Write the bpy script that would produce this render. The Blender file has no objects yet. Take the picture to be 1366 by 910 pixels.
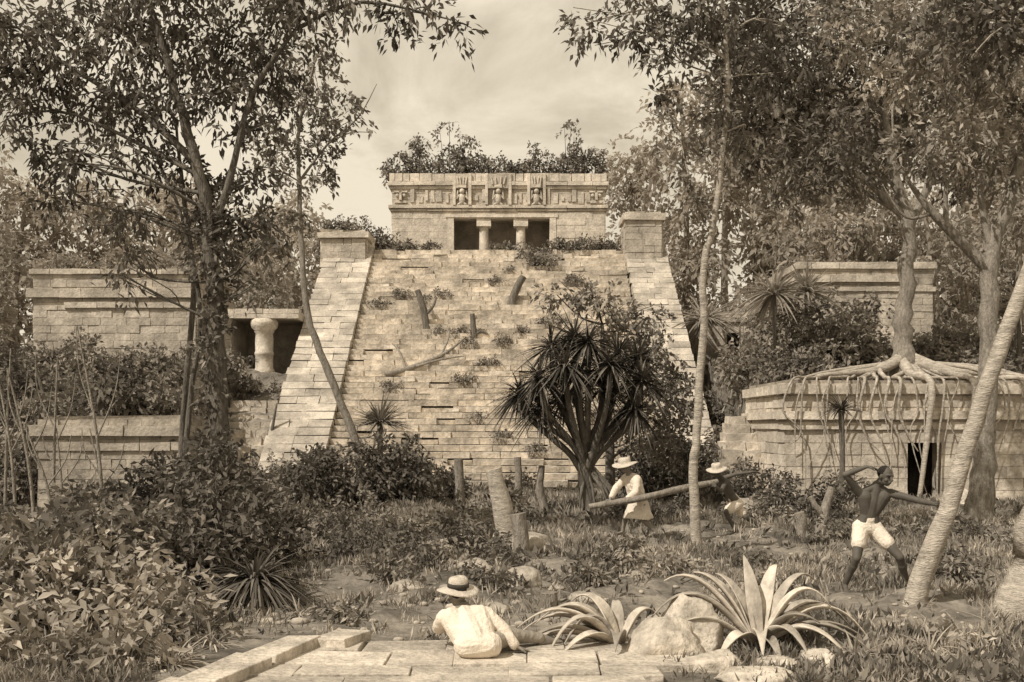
import bpy, bmesh, math, random
import numpy as np
from mathutils import Vector, Matrix, noise as mnoise
random.seed(7); R=np.random.default_rng(11)
scene=bpy.context.scene
col=scene.collection

# ------------------------------------------------------------------ mesh builder
class MB:
    def __init__(s): s.V=[];s.L=[];s.C=[];s.T=[];s.M=[];s.S=[];s.n=0
    def add(s,V,F,tone=.5,mat=0,smooth=False):
        V=np.asarray(V,dtype=float).reshape(-1,3)
        if isinstance(F,np.ndarray):
            k,m=F.shape; s.L.append((F+s.n).ravel()); s.C.append(np.full(k,m))
        else:
            k=len(F); s.L.append(np.array([i for f in F for i in f])+s.n); s.C.append(np.array([len(f) for f in F]))
        s.V.append(V); s.n+=len(V)
        s.T.append(np.broadcast_to(np.asarray(tone,dtype=float),(k,)).copy())
        s.M.append(np.full(k,mat)); s.S.append(np.full(k,smooth))
    BF=np.array([[0,3,2,1],[4,5,6,7],[0,1,5,4],[1,2,6,5],[2,3,7,6],[3,0,4,7]])
    def box(s,a,b,tone=.5,mat=0,jit=0.,lean=0.):
        x0,y0,z0=a;x1,y1,z1=b
        V=np.array([[x0,y0+lean,z0],[x1,y0+lean,z0],[x1,y1,z0],[x0,y1,z0],[x0,y0-lean,z1],[x1,y0-lean,z1],[x1,y1,z1],[x0,y1,z1]],float)
        if jit: V=V+R.uniform(-jit,jit,V.shape)
        s.add(V,s.BF,tone,mat)
    def obox(s,o,u,n,a0,a1,b0,b1,d0,d1,tone=.5,mat=0,jit=0.):
        o=np.array(o,float);u=np.array(u,float);n=np.array(n,float);z=np.array([0,0,1.])
        P=lambda a,b,d:o+u*a+z*b+n*d
        V=np.array([P(a0,b0,d1),P(a1,b0,d1),P(a1,b0,d0),P(a0,b0,d0),P(a0,b1,d1),P(a1,b1,d1),P(a1,b1,d0),P(a0,b1,d0)])
        if jit: V=V+R.uniform(-jit,jit,V.shape)
        s.add(V,s.BF,tone,mat)
    def tube(s,pts,rad,n=8,tone=.5,mat=0,rough=0.,cap=True):
        P=np.array(pts,float);m=len(P)
        rad=np.broadcast_to(np.asarray(rad,float),(m,))
        T=np.gradient(P,axis=0);T/=np.linalg.norm(T,axis=1)[:,None]+1e-9
        ref=np.array([1.,0,0]) if abs(T[0][0])<.8 else np.array([0,1.,0])
        nn=np.cross(T[0],ref);nn/=np.linalg.norm(nn);V=[]
        ang=np.arange(n)*2*math.pi/n
        for i in range(m):
            nn=nn-T[i]*nn.dot(T[i]);nn/=np.linalg.norm(nn)+1e-9
            bb=np.cross(T[i],nn)
            rr=rad[i]*(1+rough*R.uniform(-1,1,n))
            V.append(P[i]+np.outer(np.cos(ang)*rr,nn)+np.outer(np.sin(ang)*rr,bb))
        V=np.concatenate(V);F=[]
        for i in range(m-1):
            for j in range(n):
                F.append([i*n+j,i*n+(j+1)%n,(i+1)*n+(j+1)%n,(i+1)*n+j])
        s.add(V,np.array(F),tone,mat,True)
        if cap:
            s.add(V[-n:],[list(range(n))],tone,mat); s.add(V[:n],[list(range(n))[::-1]],tone,mat)
    def leaves(s,C,D,ln,wd,tone,mat=0,droop=.15):
        N=len(C);D=D/(np.linalg.norm(D,axis=1)[:,None]+1e-9)
        rv=R.normal(size=(N,3));rv[:,2]+=.8
        side=np.cross(D,rv);side/=np.linalg.norm(side,axis=1)[:,None]+1e-9
        ln=np.broadcast_to(ln,(N,))[:,None];wd=np.broadcast_to(wd,(N,))[:,None]
        mid=C+D*ln*.45;tip=C+D*ln;tip[:,2]-=(ln[:,0]*droop)
        V=np.stack([C,mid+side*wd*.5,tip,mid-side*wd*.5],1).reshape(-1,3)
        s.add(V,np.arange(N*4).reshape(N,4),tone,mat)
    def blade(s,p,d,ln,wd,droop,tone=.5,mat=0,seg=6,fold=.25,curl=1.6):
        d=np.array(d,float);d/=np.linalg.norm(d);h=np.array([d[0],d[1],0]);
        side=np.cross(d,[0,0,1.]);side/=np.linalg.norm(side)+1e-9
        up=np.cross(side,d);V=[]
        for i in range(seg+1):
            t=i/seg
            c=np.array(p)+d*ln*t+np.array([0,0,-1.])*droop*ln*t**curl+h*droop*ln*.15*t*t
            w=wd*(.55+.9*t if t<.35 else .865*(1-((t-.35)/.65)**1.5)+.01)
            V+= [c+side*w*.5+up*w*fold,c,c-side*w*.5+up*w*fold]
        F=[]
        for i in range(seg):
            a=i*3;F+=[[a,a+1,a+4,a+3],[a+1,a+2,a+5,a+4]]
        s.add(V,np.array(F),tone,mat,True)
    def capsule(s,a,b,ra,rb,n=14):
        a=np.array(a,float);b=np.array(b,float);d=b-a;L=np.linalg.norm(d)
        if L<1e-6: b=a+np.array([0,0,1e-3]);d=np.array([0,0,1.])
        else: d=d/L
        pts=[];rad=[]
        for k in (-1.,-.92,-.7,-.38,0): pts.append(a+d*ra*k);rad.append(max(ra*math.sqrt(max(0,1-k*k)),ra*.03))
        for k in (0,.38,.7,.92,1.): pts.append(b+d*rb*k);rad.append(max(rb*math.sqrt(max(0,1-k*k)),rb*.03))
        s.tube(pts,rad,n)
    def ellip(s,c,r,M=None,n=16,m=10,tone=.5):
        V=[];F=[]
        for i in range(m+1):
            th=math.pi*i/m
            th=min(max(th,.02),math.pi-.02)
            for j in range(n):
                ph=2*math.pi*j/n
                p=np.array([r[0]*math.sin(th)*math.cos(ph),r[1]*math.sin(th)*math.sin(ph),r[2]*math.cos(th)])
                V.append(np.array(c)+(M@p if M is not None else p))
        for i in range(m):
            for j in range(n): F.append([i*n+j,(i+1)*n+j,(i+1)*n+(j+1)%n,i*n+(j+1)%n])
        F.append(list(range(n))); F.append([m*n+j for j in range(n)][::-1])
        s.add(V,F,tone,0,True)
    def lathe(s,c,prof,M=None,n=28,tone=.5,mat=0,wob=0.):
        V=[];F=[];m=len(prof)
        for i,(r,z) in enumerate(prof):
            for j in range(n):
                ph=2*math.pi*j/n
                p=np.array([r*math.cos(ph),r*math.sin(ph),z+wob*r*math.sin(2*ph+.6)])
                V.append(np.array(c)+(M@p if M is not None else p))
        for i in range(m-1):
            for j in range(n): F.append([i*n+j,i*n+(j+1)%n,(i+1)*n+(j+1)%n,(i+1)*n+j])
        s.add(V,np.array(F),tone,mat,True)
    def build(s,name,mats,base=(0,0,0),parent=None,label=None,category=None,kind=None,group=None):
        me=bpy.data.meshes.new(name)
        V=np.concatenate(s.V)-np.array(base,float);L=np.concatenate(s.L);C=np.concatenate(s.C)
        me.vertices.add(len(V));me.vertices.foreach_set('co',V.ravel())
        me.loops.add(len(L));me.loops.foreach_set('vertex_index',L.astype(np.int32))
        me.polygons.add(len(C));st=np.concatenate([[0],np.cumsum(C)[:-1]]).astype(np.int32)
        me.polygons.foreach_set('loop_start',st)
        me.polygons.foreach_set('material_index',np.concatenate(s.M).astype(np.int32))
        me.polygons.foreach_set('use_smooth',np.concatenate(s.S))
        at=me.attributes.new('tone','FLOAT','FACE');at.data.foreach_set('value',np.concatenate(s.T).astype(np.float32))
        for m in (mats if isinstance(mats,(list,tuple)) else [mats]): me.materials.append(m)
        me.update(calc_edges=True)
        ob=bpy.data.objects.new(name,me);col.objects.link(ob)
        if parent: ob.parent=parent
        else: ob.location=base
        if label: ob['label']=label
        if category: ob['category']=category
        if kind: ob['kind']=kind
        if group: ob['group']=group
        return ob
def root(name,base,label,category,group=None):
    e=bpy.data.objects.new(name,None);e.empty_display_size=.3;e.location=base;col.objects.link(e)
    e['label']=label;e['category']=category
    if group:e['group']=group
    return e
def smoothline(pts,k=4):
    P=np.array(pts,float);n=len(P)
    if n<3: return P
    out=[]
    for i in range(n-1):
        p0=P[max(i-1,0)];p1=P[i];p2=P[i+1];p3=P[min(i+2,n-1)]
        for j in range(k):
            t=j/k
            out.append(.5*((2*p1)+(-p0+p2)*t+(2*p0-5*p1+4*p2-p3)*t*t+(-p0+3*p1-3*p2+p3)*t**3))
    out.append(P[-1]);return np.array(out)
def interp_r(rad,m):
    return np.interp(np.linspace(0,1,m),np.linspace(0,1,len(rad)),rad)

# ------------------------------------------------------------------ materials (sepia world)
def material(name,dark,light,scale=6.,bump=.3,rough=.95,amt=.6,bscale=None,ramp=(.35,.65),stretch=(1,1,1),transl=0.,detail=8,stain=0.,grain=0.):
    m=bpy.data.materials.new(name);m.use_nodes=True;nt=m.node_tree;N=nt.nodes;K=nt.links
    b=N['Principled BSDF'];b.inputs['Roughness'].default_value=rough
    b.inputs['Specular IOR Level'].default_value=.12
    tc=N.new('ShaderNodeTexCoord');mp=N.new('ShaderNodeMapping');mp.inputs['Scale'].default_value=stretch
    K.new(tc.outputs['Object'],mp.inputs['Vector'])
    nz=N.new('ShaderNodeTexNoise');nz.inputs['Scale'].default_value=scale;nz.inputs['Detail'].default_value=detail;nz.inputs['Roughness'].default_value=.65
    K.new(mp.outputs[0],nz.inputs['Vector'])
    cr=N.new('ShaderNodeValToRGB');cr.color_ramp.elements[0].position=ramp[0];cr.color_ramp.elements[1].position=ramp[1]
    cr.color_ramp.elements[0].color=(*dark,1);cr.color_ramp.elements[1].color=(*light,1)
    K.new(nz.outputs['Fac'],cr.inputs[0])
    at=N.new('ShaderNodeAttribute');at.attribute_name='tone'
    mr=N.new('ShaderNodeMapRange');mr.inputs['To Min'].default_value=1-amt;mr.inputs['To Max'].default_value=1+amt
    K.new(at.outputs['Fac'],mr.inputs['Value'])
    mx=N.new('ShaderNodeVectorMath');mx.operation='SCALE'
    K.new(cr.outputs[0],mx.inputs[0]);fac=mr.outputs[0]
    def mul(fac,scale_,lo,f0,f1,det):
        n3=N.new('ShaderNodeTexNoise');n3.inputs['Scale'].default_value=scale_;n3.inputs['Detail'].default_value=det;n3.inputs['Roughness'].default_value=.7
        K.new(tc.outputs['Object'],n3.inputs['Vector'])
        m3=N.new('ShaderNodeMapRange');m3.inputs['From Min'].default_value=f0;m3.inputs['From Max'].default_value=f1;m3.inputs['To Min'].default_value=lo;m3.inputs['To Max'].default_value=1.
        K.new(n3.outputs['Fac'],m3.inputs['Value'])
        mm=N.new('ShaderNodeMath');mm.operation='MULTIPLY';K.new(fac,mm.inputs[0]);K.new(m3.outputs[0],mm.inputs[1]);return mm.outputs[0]
    if stain: fac=mul(fac,.45,1-stain,.38,.58,10)
    if grain: fac=mul(fac,grain,.75,.36,.56,4)
    K.new(fac,mx.inputs['Scale'])
    K.new(mx.outputs[0],b.inputs['Base Color'])
    if bump:
        n2=N.new('ShaderNodeTexNoise');n2.inputs['Scale'].default_value=bscale or scale*4;n2.inputs['Detail'].default_value=6
        K.new(mp.outputs[0],n2.inputs['Vector'])
        bp=N.new('ShaderNodeBump');bp.inputs['Strength'].default_value=bump;bp.inputs['Distance'].default_value=.05
        K.new(n2.outputs['Fac'],bp.inputs['Height']);K.new(bp.outputs[0],b.inputs['Normal'])
    if transl:
        tr=N.new('ShaderNodeBsdfTranslucent');K.new(mx.outputs[0],tr.inputs['Color'])
        ms=N.new('ShaderNodeMixShader');ms.inputs[0].default_value=transl
        K.new(b.outputs[0],ms.inputs[1]);K.new(tr.outputs[0],ms.inputs[2]);K.new(ms.outputs[0],N['Material Output'].inputs['Surface'])
    return m
def sep(v): return (v,v*.885,v*.735)
M_stair=material('stair_limestone',sep(.46),sep(.80),1.8,.6,amt=.2,bscale=9,stain=.22,grain=9)
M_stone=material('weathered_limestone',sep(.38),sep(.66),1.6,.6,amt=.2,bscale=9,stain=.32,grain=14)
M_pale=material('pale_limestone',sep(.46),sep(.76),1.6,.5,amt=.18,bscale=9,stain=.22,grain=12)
M_stone2=material('darker_limestone',sep(.30),sep(.52),1.6,.6,amt=.2,bscale=9,stain=.3,grain=14)  # darker limestone; on the shrine, tree shade is put into this colour
M_slab=material('paving_limestone',sep(.40),sep(.66),3.,.6,amt=.2,bscale=16,stain=.3,grain=24)
M_rock=material('pale_rock',sep(.42),sep(.72),4.,.8,amt=.15,bscale=12,stain=.25,grain=20)
M_ground=material('forest_soil',sep(.11),sep(.34),1.3,1.,amt=.3,bscale=7,stain=.4,grain=11)
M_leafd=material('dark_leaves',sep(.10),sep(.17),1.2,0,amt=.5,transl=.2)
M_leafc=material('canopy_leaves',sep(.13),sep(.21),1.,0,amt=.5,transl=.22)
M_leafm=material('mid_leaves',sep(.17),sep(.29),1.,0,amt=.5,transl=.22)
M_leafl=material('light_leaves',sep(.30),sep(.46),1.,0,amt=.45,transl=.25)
M_hazetint=material('haze_tinted_leaves',sep(.40),sep(.47),.12,0,amt=.10,transl=.5)  # distance haze put into the leaf colour: paler, low contrast
M_mid=material('mid_haze_tinted_leaves',sep(.28),sep(.39),.3,0,amt=.25,transl=.4)  # weaker distance haze, likewise put into the leaf colour
M_bark=material('bark',sep(.09),sep(.22),5,.9,amt=.3,stretch=(3,3,.6))
M_barkp=material('pale_bark',sep(.30),sep(.58),5,.7,amt=.3,stretch=(1,1,4),grain=20)
M_barkm=material('grey_bark',sep(.19),sep(.37),5,.8,amt=.3,stretch=(3,3,.8),grain=12)
M_blade=material('yucca_blades',sep(.065),sep(.15),2.,0,amt=.7,transl=.1)
M_agave=material('agave_leaves',sep(.30),sep(.58),5.,.2,amt=.42)
M_skin=material('dark_skin',sep(.085),sep(.12),8.,.05,rough=.55,amt=.2)
M_skin2=material('brown_skin',sep(.19),sep(.24),8.,.05,rough=.6,amt=.2)
M_cloth=material('white_cotton',sep(.62),sep(.76),5.,.4,amt=.1,bscale=30)
M_trouser=material('grey_trousers',sep(.24),sep(.34),5.,.4,amt=.1)
M_straw=material('straw',sep(.42),sep(.62),20.,.4,amt=.1)
M_band=material('dark_band',sep(.05),sep(.07),20.,.1,amt=.1)
M_eye=material('eye',sep(.02),sep(.03),20.,0,amt=.1)
M_hair=material('black_hair',sep(.025),sep(.04),40.,.6,amt=.1)

# ------------------------------------------------------------------ ground
def sm(t): t=np.clip(t,0,1);return t*t*(3-2*t)
def g(x,y):
    x=np.asarray(x,float);y=np.asarray(y,float)
    n=.07*np.sin(x*1.3+y*.7)+.05*np.sin(x*2.9-y*1.7+1)+.035*np.sin(x*.6+y*2.3+2)+.025*np.sin(x*6.1+y*4.3)+.02*np.sin(x*9.3-y*7.7)+.012*np.sin(x*15.-y*11.)
    n=n*sm((y-9.8)/2)-.05
    far=4.5*sm((y-25)/13);near=3.0*sm((y-34.6)/3.4)-.2+1.6*sm((y-38)/3)
    b=sm((-10.8-x)/.6);l=far*b+near*(1-b);l=l*sm((-8.0-x)/.6)
    r=3.4*sm((y-30)/2.2)+1.5*sm((y-33)/11);r=r*sm((x-7.7)/.8)
    mid=4.5*sm((y-40)/15)
    inside=(1-sm((-8.0-x)/.6))*(1-sm((x-7.7)/.8))
    return n+l+r+mid*inside
mb=MB()
us=np.linspace(-1,1,361);xs=np.sign(us)*(np.abs(us)*26+np.abs(us)**6*600)
vs=np.linspace(0,1,420);ys_=-20+vs*90+vs**8*900
X,Y=np.meshgrid(xs,ys_);Z=g(X,Y)
V=np.stack([X,Y,Z],-1).reshape(-1,3);nx=len(xs);ny=len(ys_)
I=np.arange((ny-1)*(nx-1));ii=I//(nx-1);jj=I%(nx-1);a=ii*nx+jj
mb.add(V,np.stack([a,a+1,a+nx+1,a+nx],1),.5,0,True)
mb.build('ground',M_ground,kind='structure',label='rough forest floor of earth and trampled undergrowth',category='ground')

# ------------------------------------------------------------------ masonry
def masonry(mb,o,u,n,W,H,ch=.3,bl=.7,holes=(),depth=.06,jit=.010,miss=.01,gap=.012,tr=(.15,.85)):
    k=max(1,round(H/ch));h=H/k
    for c in range(k):
        b0=c*h+gap*.5;b1=(c+1)*h-gap*.5;bm=(b0+b1)/2
        iv=[(0,W)]
        for (h0,h1,z0,z1) in holes:
            if z0<bm<z1:
                nv_=[]
                for (p,q) in iv:
                    if h0>p: nv_.append((p,min(q,h0)))
                    if h1<q: nv_.append((max(p,h1),q))
                iv=[(p,q) for p,q in nv_ if q-p>.05]
        for (p,q) in iv:
            x=p
            while x<q-.02:
                w=bl*R.uniform(.6,1.5)
                e=x+w
                if q-e<bl*.4: e=q
                if R.random()>miss:
                    mb.obox(o,u,n,x+gap*.5,e-gap*.5,b0,b1,-.12,depth+R.uniform(-.015,.015),R.uniform(*tr),0,jit)
                x=e
UX=(1,0,0);UY=(0,1,0);NF=(0,-1,0)

# ------------------------------------------------------------------ pyramid
PB=(-.8,34,0)
pyr=root('pyramid',PB,'stepped stone pyramid with broad stairway and sloping balustrades','pyramid')
N=44;H=10.5;RUN=13.7;rise=H/N;run=RUN/N
XL0,XL1,XR0,XR1=-8.84,-6.57,5.30,7.26
mb=MB()
for i in range(N):
    x=XL1+.01;yf=34+i*run
    rough=.014+.02*(i>26)+.03*(i>36)
    rt=R.uniform(.4,.65);ry=R.normal()*.03
    while x<XR0-.02:
        w=R.uniform(.4,1.5);e=min(x+w,XR0-.01)
        if XR0-e<.3:e=XR0-.01
        dy=R.normal()*rough+ry;dz=R.normal()*rough*.4
        if R.random()<.05: dy+=R.uniform(.05,.16);dz-=.05
        mb.box((x+.005,yf+dy,i*rise+.01),(e-.005,yf+run+.45,(i+1)*rise+dz-.014),np.clip(rt+R.normal()*.2,0,1),0,.014,.018)
        x=e
mb.add([[XL1+.02,34.4,0],[XR0-.02,34.4,0],[XR0-.02,34.4+RUN,H-.12],[XL1+.02,34.4+RUN,H-.12]],np.array([[0,1,2,3]]),.0,0)
mb.build('staircase',M_stair,PB,pyr,label='broad worn stairway of cut limestone blocks')
def balustrade(x0,x1,name):
    mb=MB();nc=38;off=.75;hz=(H+off*.9)/nc;s=RUN/H
    for c in range(nc):
        z0=c*hz;z1=z0+hz
        y0=34-.55+z0*s;y1=34-.55+z1*s
        xs_=[x0,x0+(x1-x0)*R.uniform(.3,.45),x0+(x1-x0)*R.uniform(.6,.75),x1] if R.random()<.6 else [x0,x0+(x1-x0)*R.uniform(.4,.6),x1]
        for k in range(len(xs_)-1):
            a,b=xs_[k]+.006,xs_[k+1]-.006
            if k==0: a+=R.uniform(0,.1)
            dy=R.uniform(-.05,.05)
            q=[0]+sorted(list(np.cumsum(R.uniform(.45,1.2,4))))
            for j in range(4):
                e0,e1=q[j],q[j+1]-.012
                fa=y0+e0+(dy if j==0 else 0);fb=y1+e0+(dy if j==0 else 0)-.06
                V=[[a,fa,z0+.008],[b,fa,z0+.008],[b,y0+e1,z0+.008],[a,y0+e1,z0+.008],[a,fb if j==0 else fa,z1-.01],[b,fb if j==0 else fa,z1-.01],[b,y0+e1,z1-.01],[a,y0+e1,z1-.01]]
                V=np.array(V)+R.uniform(-.018,.018,(8,3))
                mb.add(V,MB.BF,R.uniform(.0,.9),0)
    a,b=x0+.12,x1-.06
    V=[[a,33.95,0],[b,33.95,0],[b,48,0],[a,48,0],[a,47.8,H+.3],[b,47.8,H+.3],[b,48,H+.3],[a,48,H+.3]]
    mb.add(V,MB.BF,.1,0)
    mb.build('balustrade',M_stone,PB,pyr,label=name)
balustrade(XL0,XL1,'sloping masonry balustrade with eroded edge')
balustrade(XR0,XR1,'sloping masonry balustrade with intact pier')
def pier(x0,x1,z0,z1,y0,y1,lab):
    mb=MB();mb.box((x0+.1,y0+.1,z0-1.),(x1-.1,y1-.1,z1-.4),.3)
    masonry(mb,(x0+.08,y0+.08,z0-1.),UX,NF,x1-x0-.16,z1-z0+.6,.3,.6)
    masonry(mb,(x0+.08,y0+.08,z0-1.),UY,(-1,0,0),y1-y0-.16,z1-z0+.6,.3,.6)
    masonry(mb,(x1-.08,y0+.08,z0-1.),UY,(1,0,0),y1-y0-.16,z1-z0+.6,.3,.6)
    mb.box((x0-.1,y0-.1,z1-.4),(x1+.1,y1+.1,z1-.12),.7,0,.04)
    mb.box((x0+.05,y0,z1-.12),((x0+x1)/2,y1+.0,z1),.8,0,.04);mb.box(((x0+x1)/2+.02,y0,z1-.12),(x1-.1,y1,z1-.03),.6,0,.04)
    mb.build('pier',M_stone,PB,pyr,label=lab)
pier(-8.95,-6.75,10.6,11.25,46.3,48.2,'square capstone block heading the balustrade')
pier(5.25,7.05,10.6,12.1,46.3,48.2,'tall square pier with moulded cap')
mb=MB()
mb.box((-8.6,47.7,0),(7.0,60,10.42),.3)
masonry(mb,(-8.66,47.9,3.),UY,(-1,0,0),12,7.4,.35,.8)
masonry(mb,(7.06,47.9,3.),UY,(1,0,0),12,7.4,.35,.8)
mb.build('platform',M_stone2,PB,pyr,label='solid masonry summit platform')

# ------------------------------------------------------------------ temple
def ruin(name,base,label,cat='building'):return root(name,base,label,cat)
TB=(-.7,51,10.42)
tmp=ruin('temple',TB,'small flat-roofed stone temple with columned doorway and carved frieze')
x0,x1,yt,zb=-6.15,4.75,51.,10.42
dx0,dx1,dz=-3.0,1.95,2.36
mb=MB();wt=2.75
mb.box((x0,yt,zb),(dx0,yt+.7,zb+wt),.5);mb.box((dx1,yt,zb),(x1,yt+.7,zb+wt),.5)
mb.box((dx0,yt,zb+dz),(dx1,yt+.7,zb+wt),.5)
mb.box((x0,yt+.7,zb),(x0+.7,yt+5,zb+wt),.5);mb.box((x1-.7,yt+.7,zb),(x1,yt+5,zb+wt),.5)
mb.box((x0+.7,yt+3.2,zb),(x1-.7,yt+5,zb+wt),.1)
mb.box((x0+.02,yt+.02,zb+wt),(x1-.02,yt+5,zb+4.5),.5)
masonry(mb,(x0,yt-.003,zb),UX,NF,x1-x0,wt-.1,.33,1.3,[(dx0-x0,dx1-x0,-1,dz)],depth=.02,jit=.004,gap=.008,tr=(.3,.7))
masonry(mb,(x0-.003,yt,zb),UY,(-1,0,0),5,wt-.1,.33,.8,depth=.03,jit=.006)
masonry(mb,(x1+.003,yt,zb),UY,(1,0,0),5,wt-.1,.33,.8,depth=.03,jit=.006)
masonry(mb,(x0,yt+.017,zb+2.98),UX,NF,x1-x0,.95,.32,.9,depth=.02,jit=.006)
for seg in ((-5.2,-3.1),(-2.0,-1.4),(0.0,.7),(1.8,3.8)):
    x=seg[0]
    while x<seg[1]:
        w=R.uniform(.12,.3);h=R.uniform(.15,.6)
        mb.box((x,yt-.055-R.uniform(0,.03),zb+3.06+R.uniform(0,.2)),(x+w,yt+.02,zb+3.25+h),R.uniform(.2,.9),0,.015);x+=w+R.uniform(.05,.25)
mb.build('wall',M_pale,TB,tmp)
mb=MB()
def mold(z0,z1,p,bl=(.8,1.6),gap=.012):
    x=x0-p
    while x<x1+p-.05:
        e=min(x+R.uniform(*bl),x1+p)
        if x1+p-e<.25:e=x1+p
        mb.box((x,yt-p+R.uniform(-.015,.015),z0),(e-gap,yt+.3,z1+R.uniform(-.02,.01)),R.uniform(.4,.95),0,.01);x=e
    mb.box((x0-p,yt+.302,z0+.01),(x0+.3,yt+5.1,z1-.03),.6);mb.box((x1-.3,yt+.302,z0+.01),(x1+p,yt+5.1,z1-.03),.6)
mold(zb+2.70,zb+2.82,.09);mold(zb+2.84,zb+3.0,.17);mold(zb+3.84,zb+3.98,.1);mold(zb+4.,zb+4.2,.2)
mold(zb+4.22,zb+4.62,.12,(.25,.7),.03)
mb.box((x0,yt+.31,zb+4.1),(x1,yt+5,zb+4.5),.5)
mb.build('cornice',M_pale,TB,tmp)
for cx in (-1.45,.45):
    mb=MB();pr=[(.27,0),(.28,.1),(.24,.14),(.25,.8),(.23,1.8),(.24,1.95)]
    mb.lathe((cx,yt+.35,zb),pr,n=18,tone=.8);mb.box((cx-.37,yt+.0,zb+1.95),(cx+.37,yt+.66,zb+2.355),.8,0,.01)
    mb.build('column',M_pale,TB,tmp)
mb=MB()
for jx in (dx0-.3,dx1-.02): mb.box((jx,yt-.07,zb),(jx+.32,yt+.4,zb+dz+.02),.8)
mb.box((dx0-.4,yt-.1,zb+dz+.025),(dx1+.4,yt+.1,zb+dz+.19),.85,0,.01)
mb.build('door_frame',M_pale,TB,tmp)
for cx,w in ((-2.55,.75),(-.7,1.15),(1.25,.75)):
    mb=MB();zz=zb+3.0
    mb.box((cx-w/2-.1,yt-.22,zz),(cx-w/2+.05,yt+.05,zz+1.6),.8,0,.01);mb.box((cx+w/2-.05,yt-.22,zz),(cx+w/2+.1,yt+.05,zz+1.6),.8,0,.01)
    mb.box((cx-w/2+.06,yt-.21,zz+.85),(cx+w/2-.06,yt+.04,zz+1.58),.0)
    mb.box((cx-w/2+.06,yt-.012,zz),(cx+w/2-.06,yt+.04,zz+.84),.0)
    mb.ellip((cx,yt-.12,zz+.32),(.16,.12,.3));mb.ellip((cx,yt-.18,zz+.7),(.13,.12,.15))
    for s in (-1,1):
        mb.capsule((cx+s*.14,yt-.12,zz+.5),(cx+s*.28,yt-.14,zz+.3),.05,.04);mb.capsule((cx+s*.28,yt-.14,zz+.3),(cx+s*.22,yt-.14,zz+.7),.04,.04)
        mb.capsule((cx+s*.08,yt-.12,zz+.1),(cx+s*.2,yt-.14,zz+.02),.06,.05)
    mb.box((cx-.2,yt-.3,zz+.86),(cx+.2,yt+.0,zz+1.0),.7,0,.02)
    for q in (-.25,-.1,.1,.25): mb.capsule((cx+q*w,yt-.25,zz+1.05),(cx+q*1.3*w,yt-.25,zz+1.4),.05,.03)
    mb.build('frieze_relief',M_pale,TB,tmp,label='carved figure panel in shallow niche')
for cx in (x0+.45,x1-.45):
    mb=MB();zz=zb+3.3
    for s in (-1,1):
        mb.ellip((cx+s*.17,yt-.07,zz+.2),(.1,.06,.1));mb.box((cx+s*.2-.14,yt-.13,zz+.34),(cx+s*.2+.14,yt+.03,zz+.42),.8,0,.01)
    mb.box((cx-.06,yt-.2,zz-.05),(cx+.06,yt+.03,zz+.32),.7,0,.01);mb.box((cx-.3,yt-.12,zz-.2),(cx+.3,yt+.03,zz-.08),.7,0,.01)
    mb.build('corner_mask',M_pale,TB,tmp,label='carved stone corner mask')

# ------------------------------------------------------------------ generic flat ruin
def flat_ruin(name,label,x0,x1,y,z0,z1,dep,m,cor,doors=(),ch=.3,bl=.7,jit=.010):
    B=((x0+x1)/2,y,z0);r=ruin(name,B,label);mb=MB();Ht=z1-z0
    xx=x0
    for d0,d1,dh in doors:
        mb.box((xx,y,z0-.5),(d0,y+.6,z1-.02),.4);mb.box((d0,y,z0+dh),(d1,y+.6,z1-.02),.4);xx=d1
    mb.box((xx,y,z0-.5),(x1,y+.6,z1-.02),.4)
    mb.box((x0,y+.6,z0-.5),(x0+.5,y+dep,z1-.02),.4);mb.box((x1-.5,y+.6,z0-.5),(x1,y+dep,z1-.02),.4)
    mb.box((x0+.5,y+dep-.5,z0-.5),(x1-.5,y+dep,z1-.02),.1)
    masonry(mb,(x0,y-.003,z0-.3),UX,NF,x1-x0,Ht+.3,ch,bl,[(a-x0,b-x0,-1,h+.3) for a,b,h in doors],depth=.03,miss=.01,jit=jit)
    masonry(mb,(x0-.003,y,z0-.3),UY,(-1,0,0),dep,Ht+.3,ch,bl,depth=.04)
    masonry(mb,(x1+.003,y,z0-.3),UY,(1,0,0),dep,Ht+.3,ch,bl,depth=.04)
    mb.build('wall',m,B,r)
    mb=MB()
    for (c0,c1,p) in cor:
        x=x0-p
        while x<x1+p-.05:
            e=min(x+R.uniform(.6,1.6),x1+p)
            if x1+p-e<.3:e=x1+p
            if R.random()>.03: mb.box((x,y-p+R.uniform(-.02,.02),z0+c0),(e-.012,y+.3,z0+c1+R.uniform(-.02,.012)),R.uniform(.3,.95),0,.012)
            x=e
        mb.box((x0-p,y+.305,z0+c0+.01),(x0+.2,y+dep,z0+c1-.01),.6,0,.01);mb.box((x1-.2,y+.305,z0+c0+.01),(x1+p,y+dep,z0+c1-.01),.6,0,.01)
    mb.build('cornice',m,B,r)
    mb=MB();mb.box((x0+.05,y+.1,z1-.05),(x1-.05,y+dep-.05,z1+.08),.2,0,.03);mb.build('roof',M_stone2,B,r)
    return r
flat_ruin('ruined_building','long low stone palace with double moulded cornice and weeds on top',-19.2,-12.7,40,4.3,8.3,5,M_stone,[(2.55,2.8,.12),(2.95,3.3,.22),(3.9,4.1,.15)])
PBs=(-10.8,40.6,4.5);po=ruin('ruined_portico',PBs,'low stone portico with short round column and dark interior')
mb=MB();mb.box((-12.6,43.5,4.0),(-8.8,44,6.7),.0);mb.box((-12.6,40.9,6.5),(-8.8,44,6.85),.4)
mb.box((-12.6,40.9,4.2),(-11.5,43.5,6.5),.4);masonry(mb,(-12.6,40.88,4.2),UX,NF,1.1,2.3,.3,.6)
mb.build('wall',M_stone,PBs,po)
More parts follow.
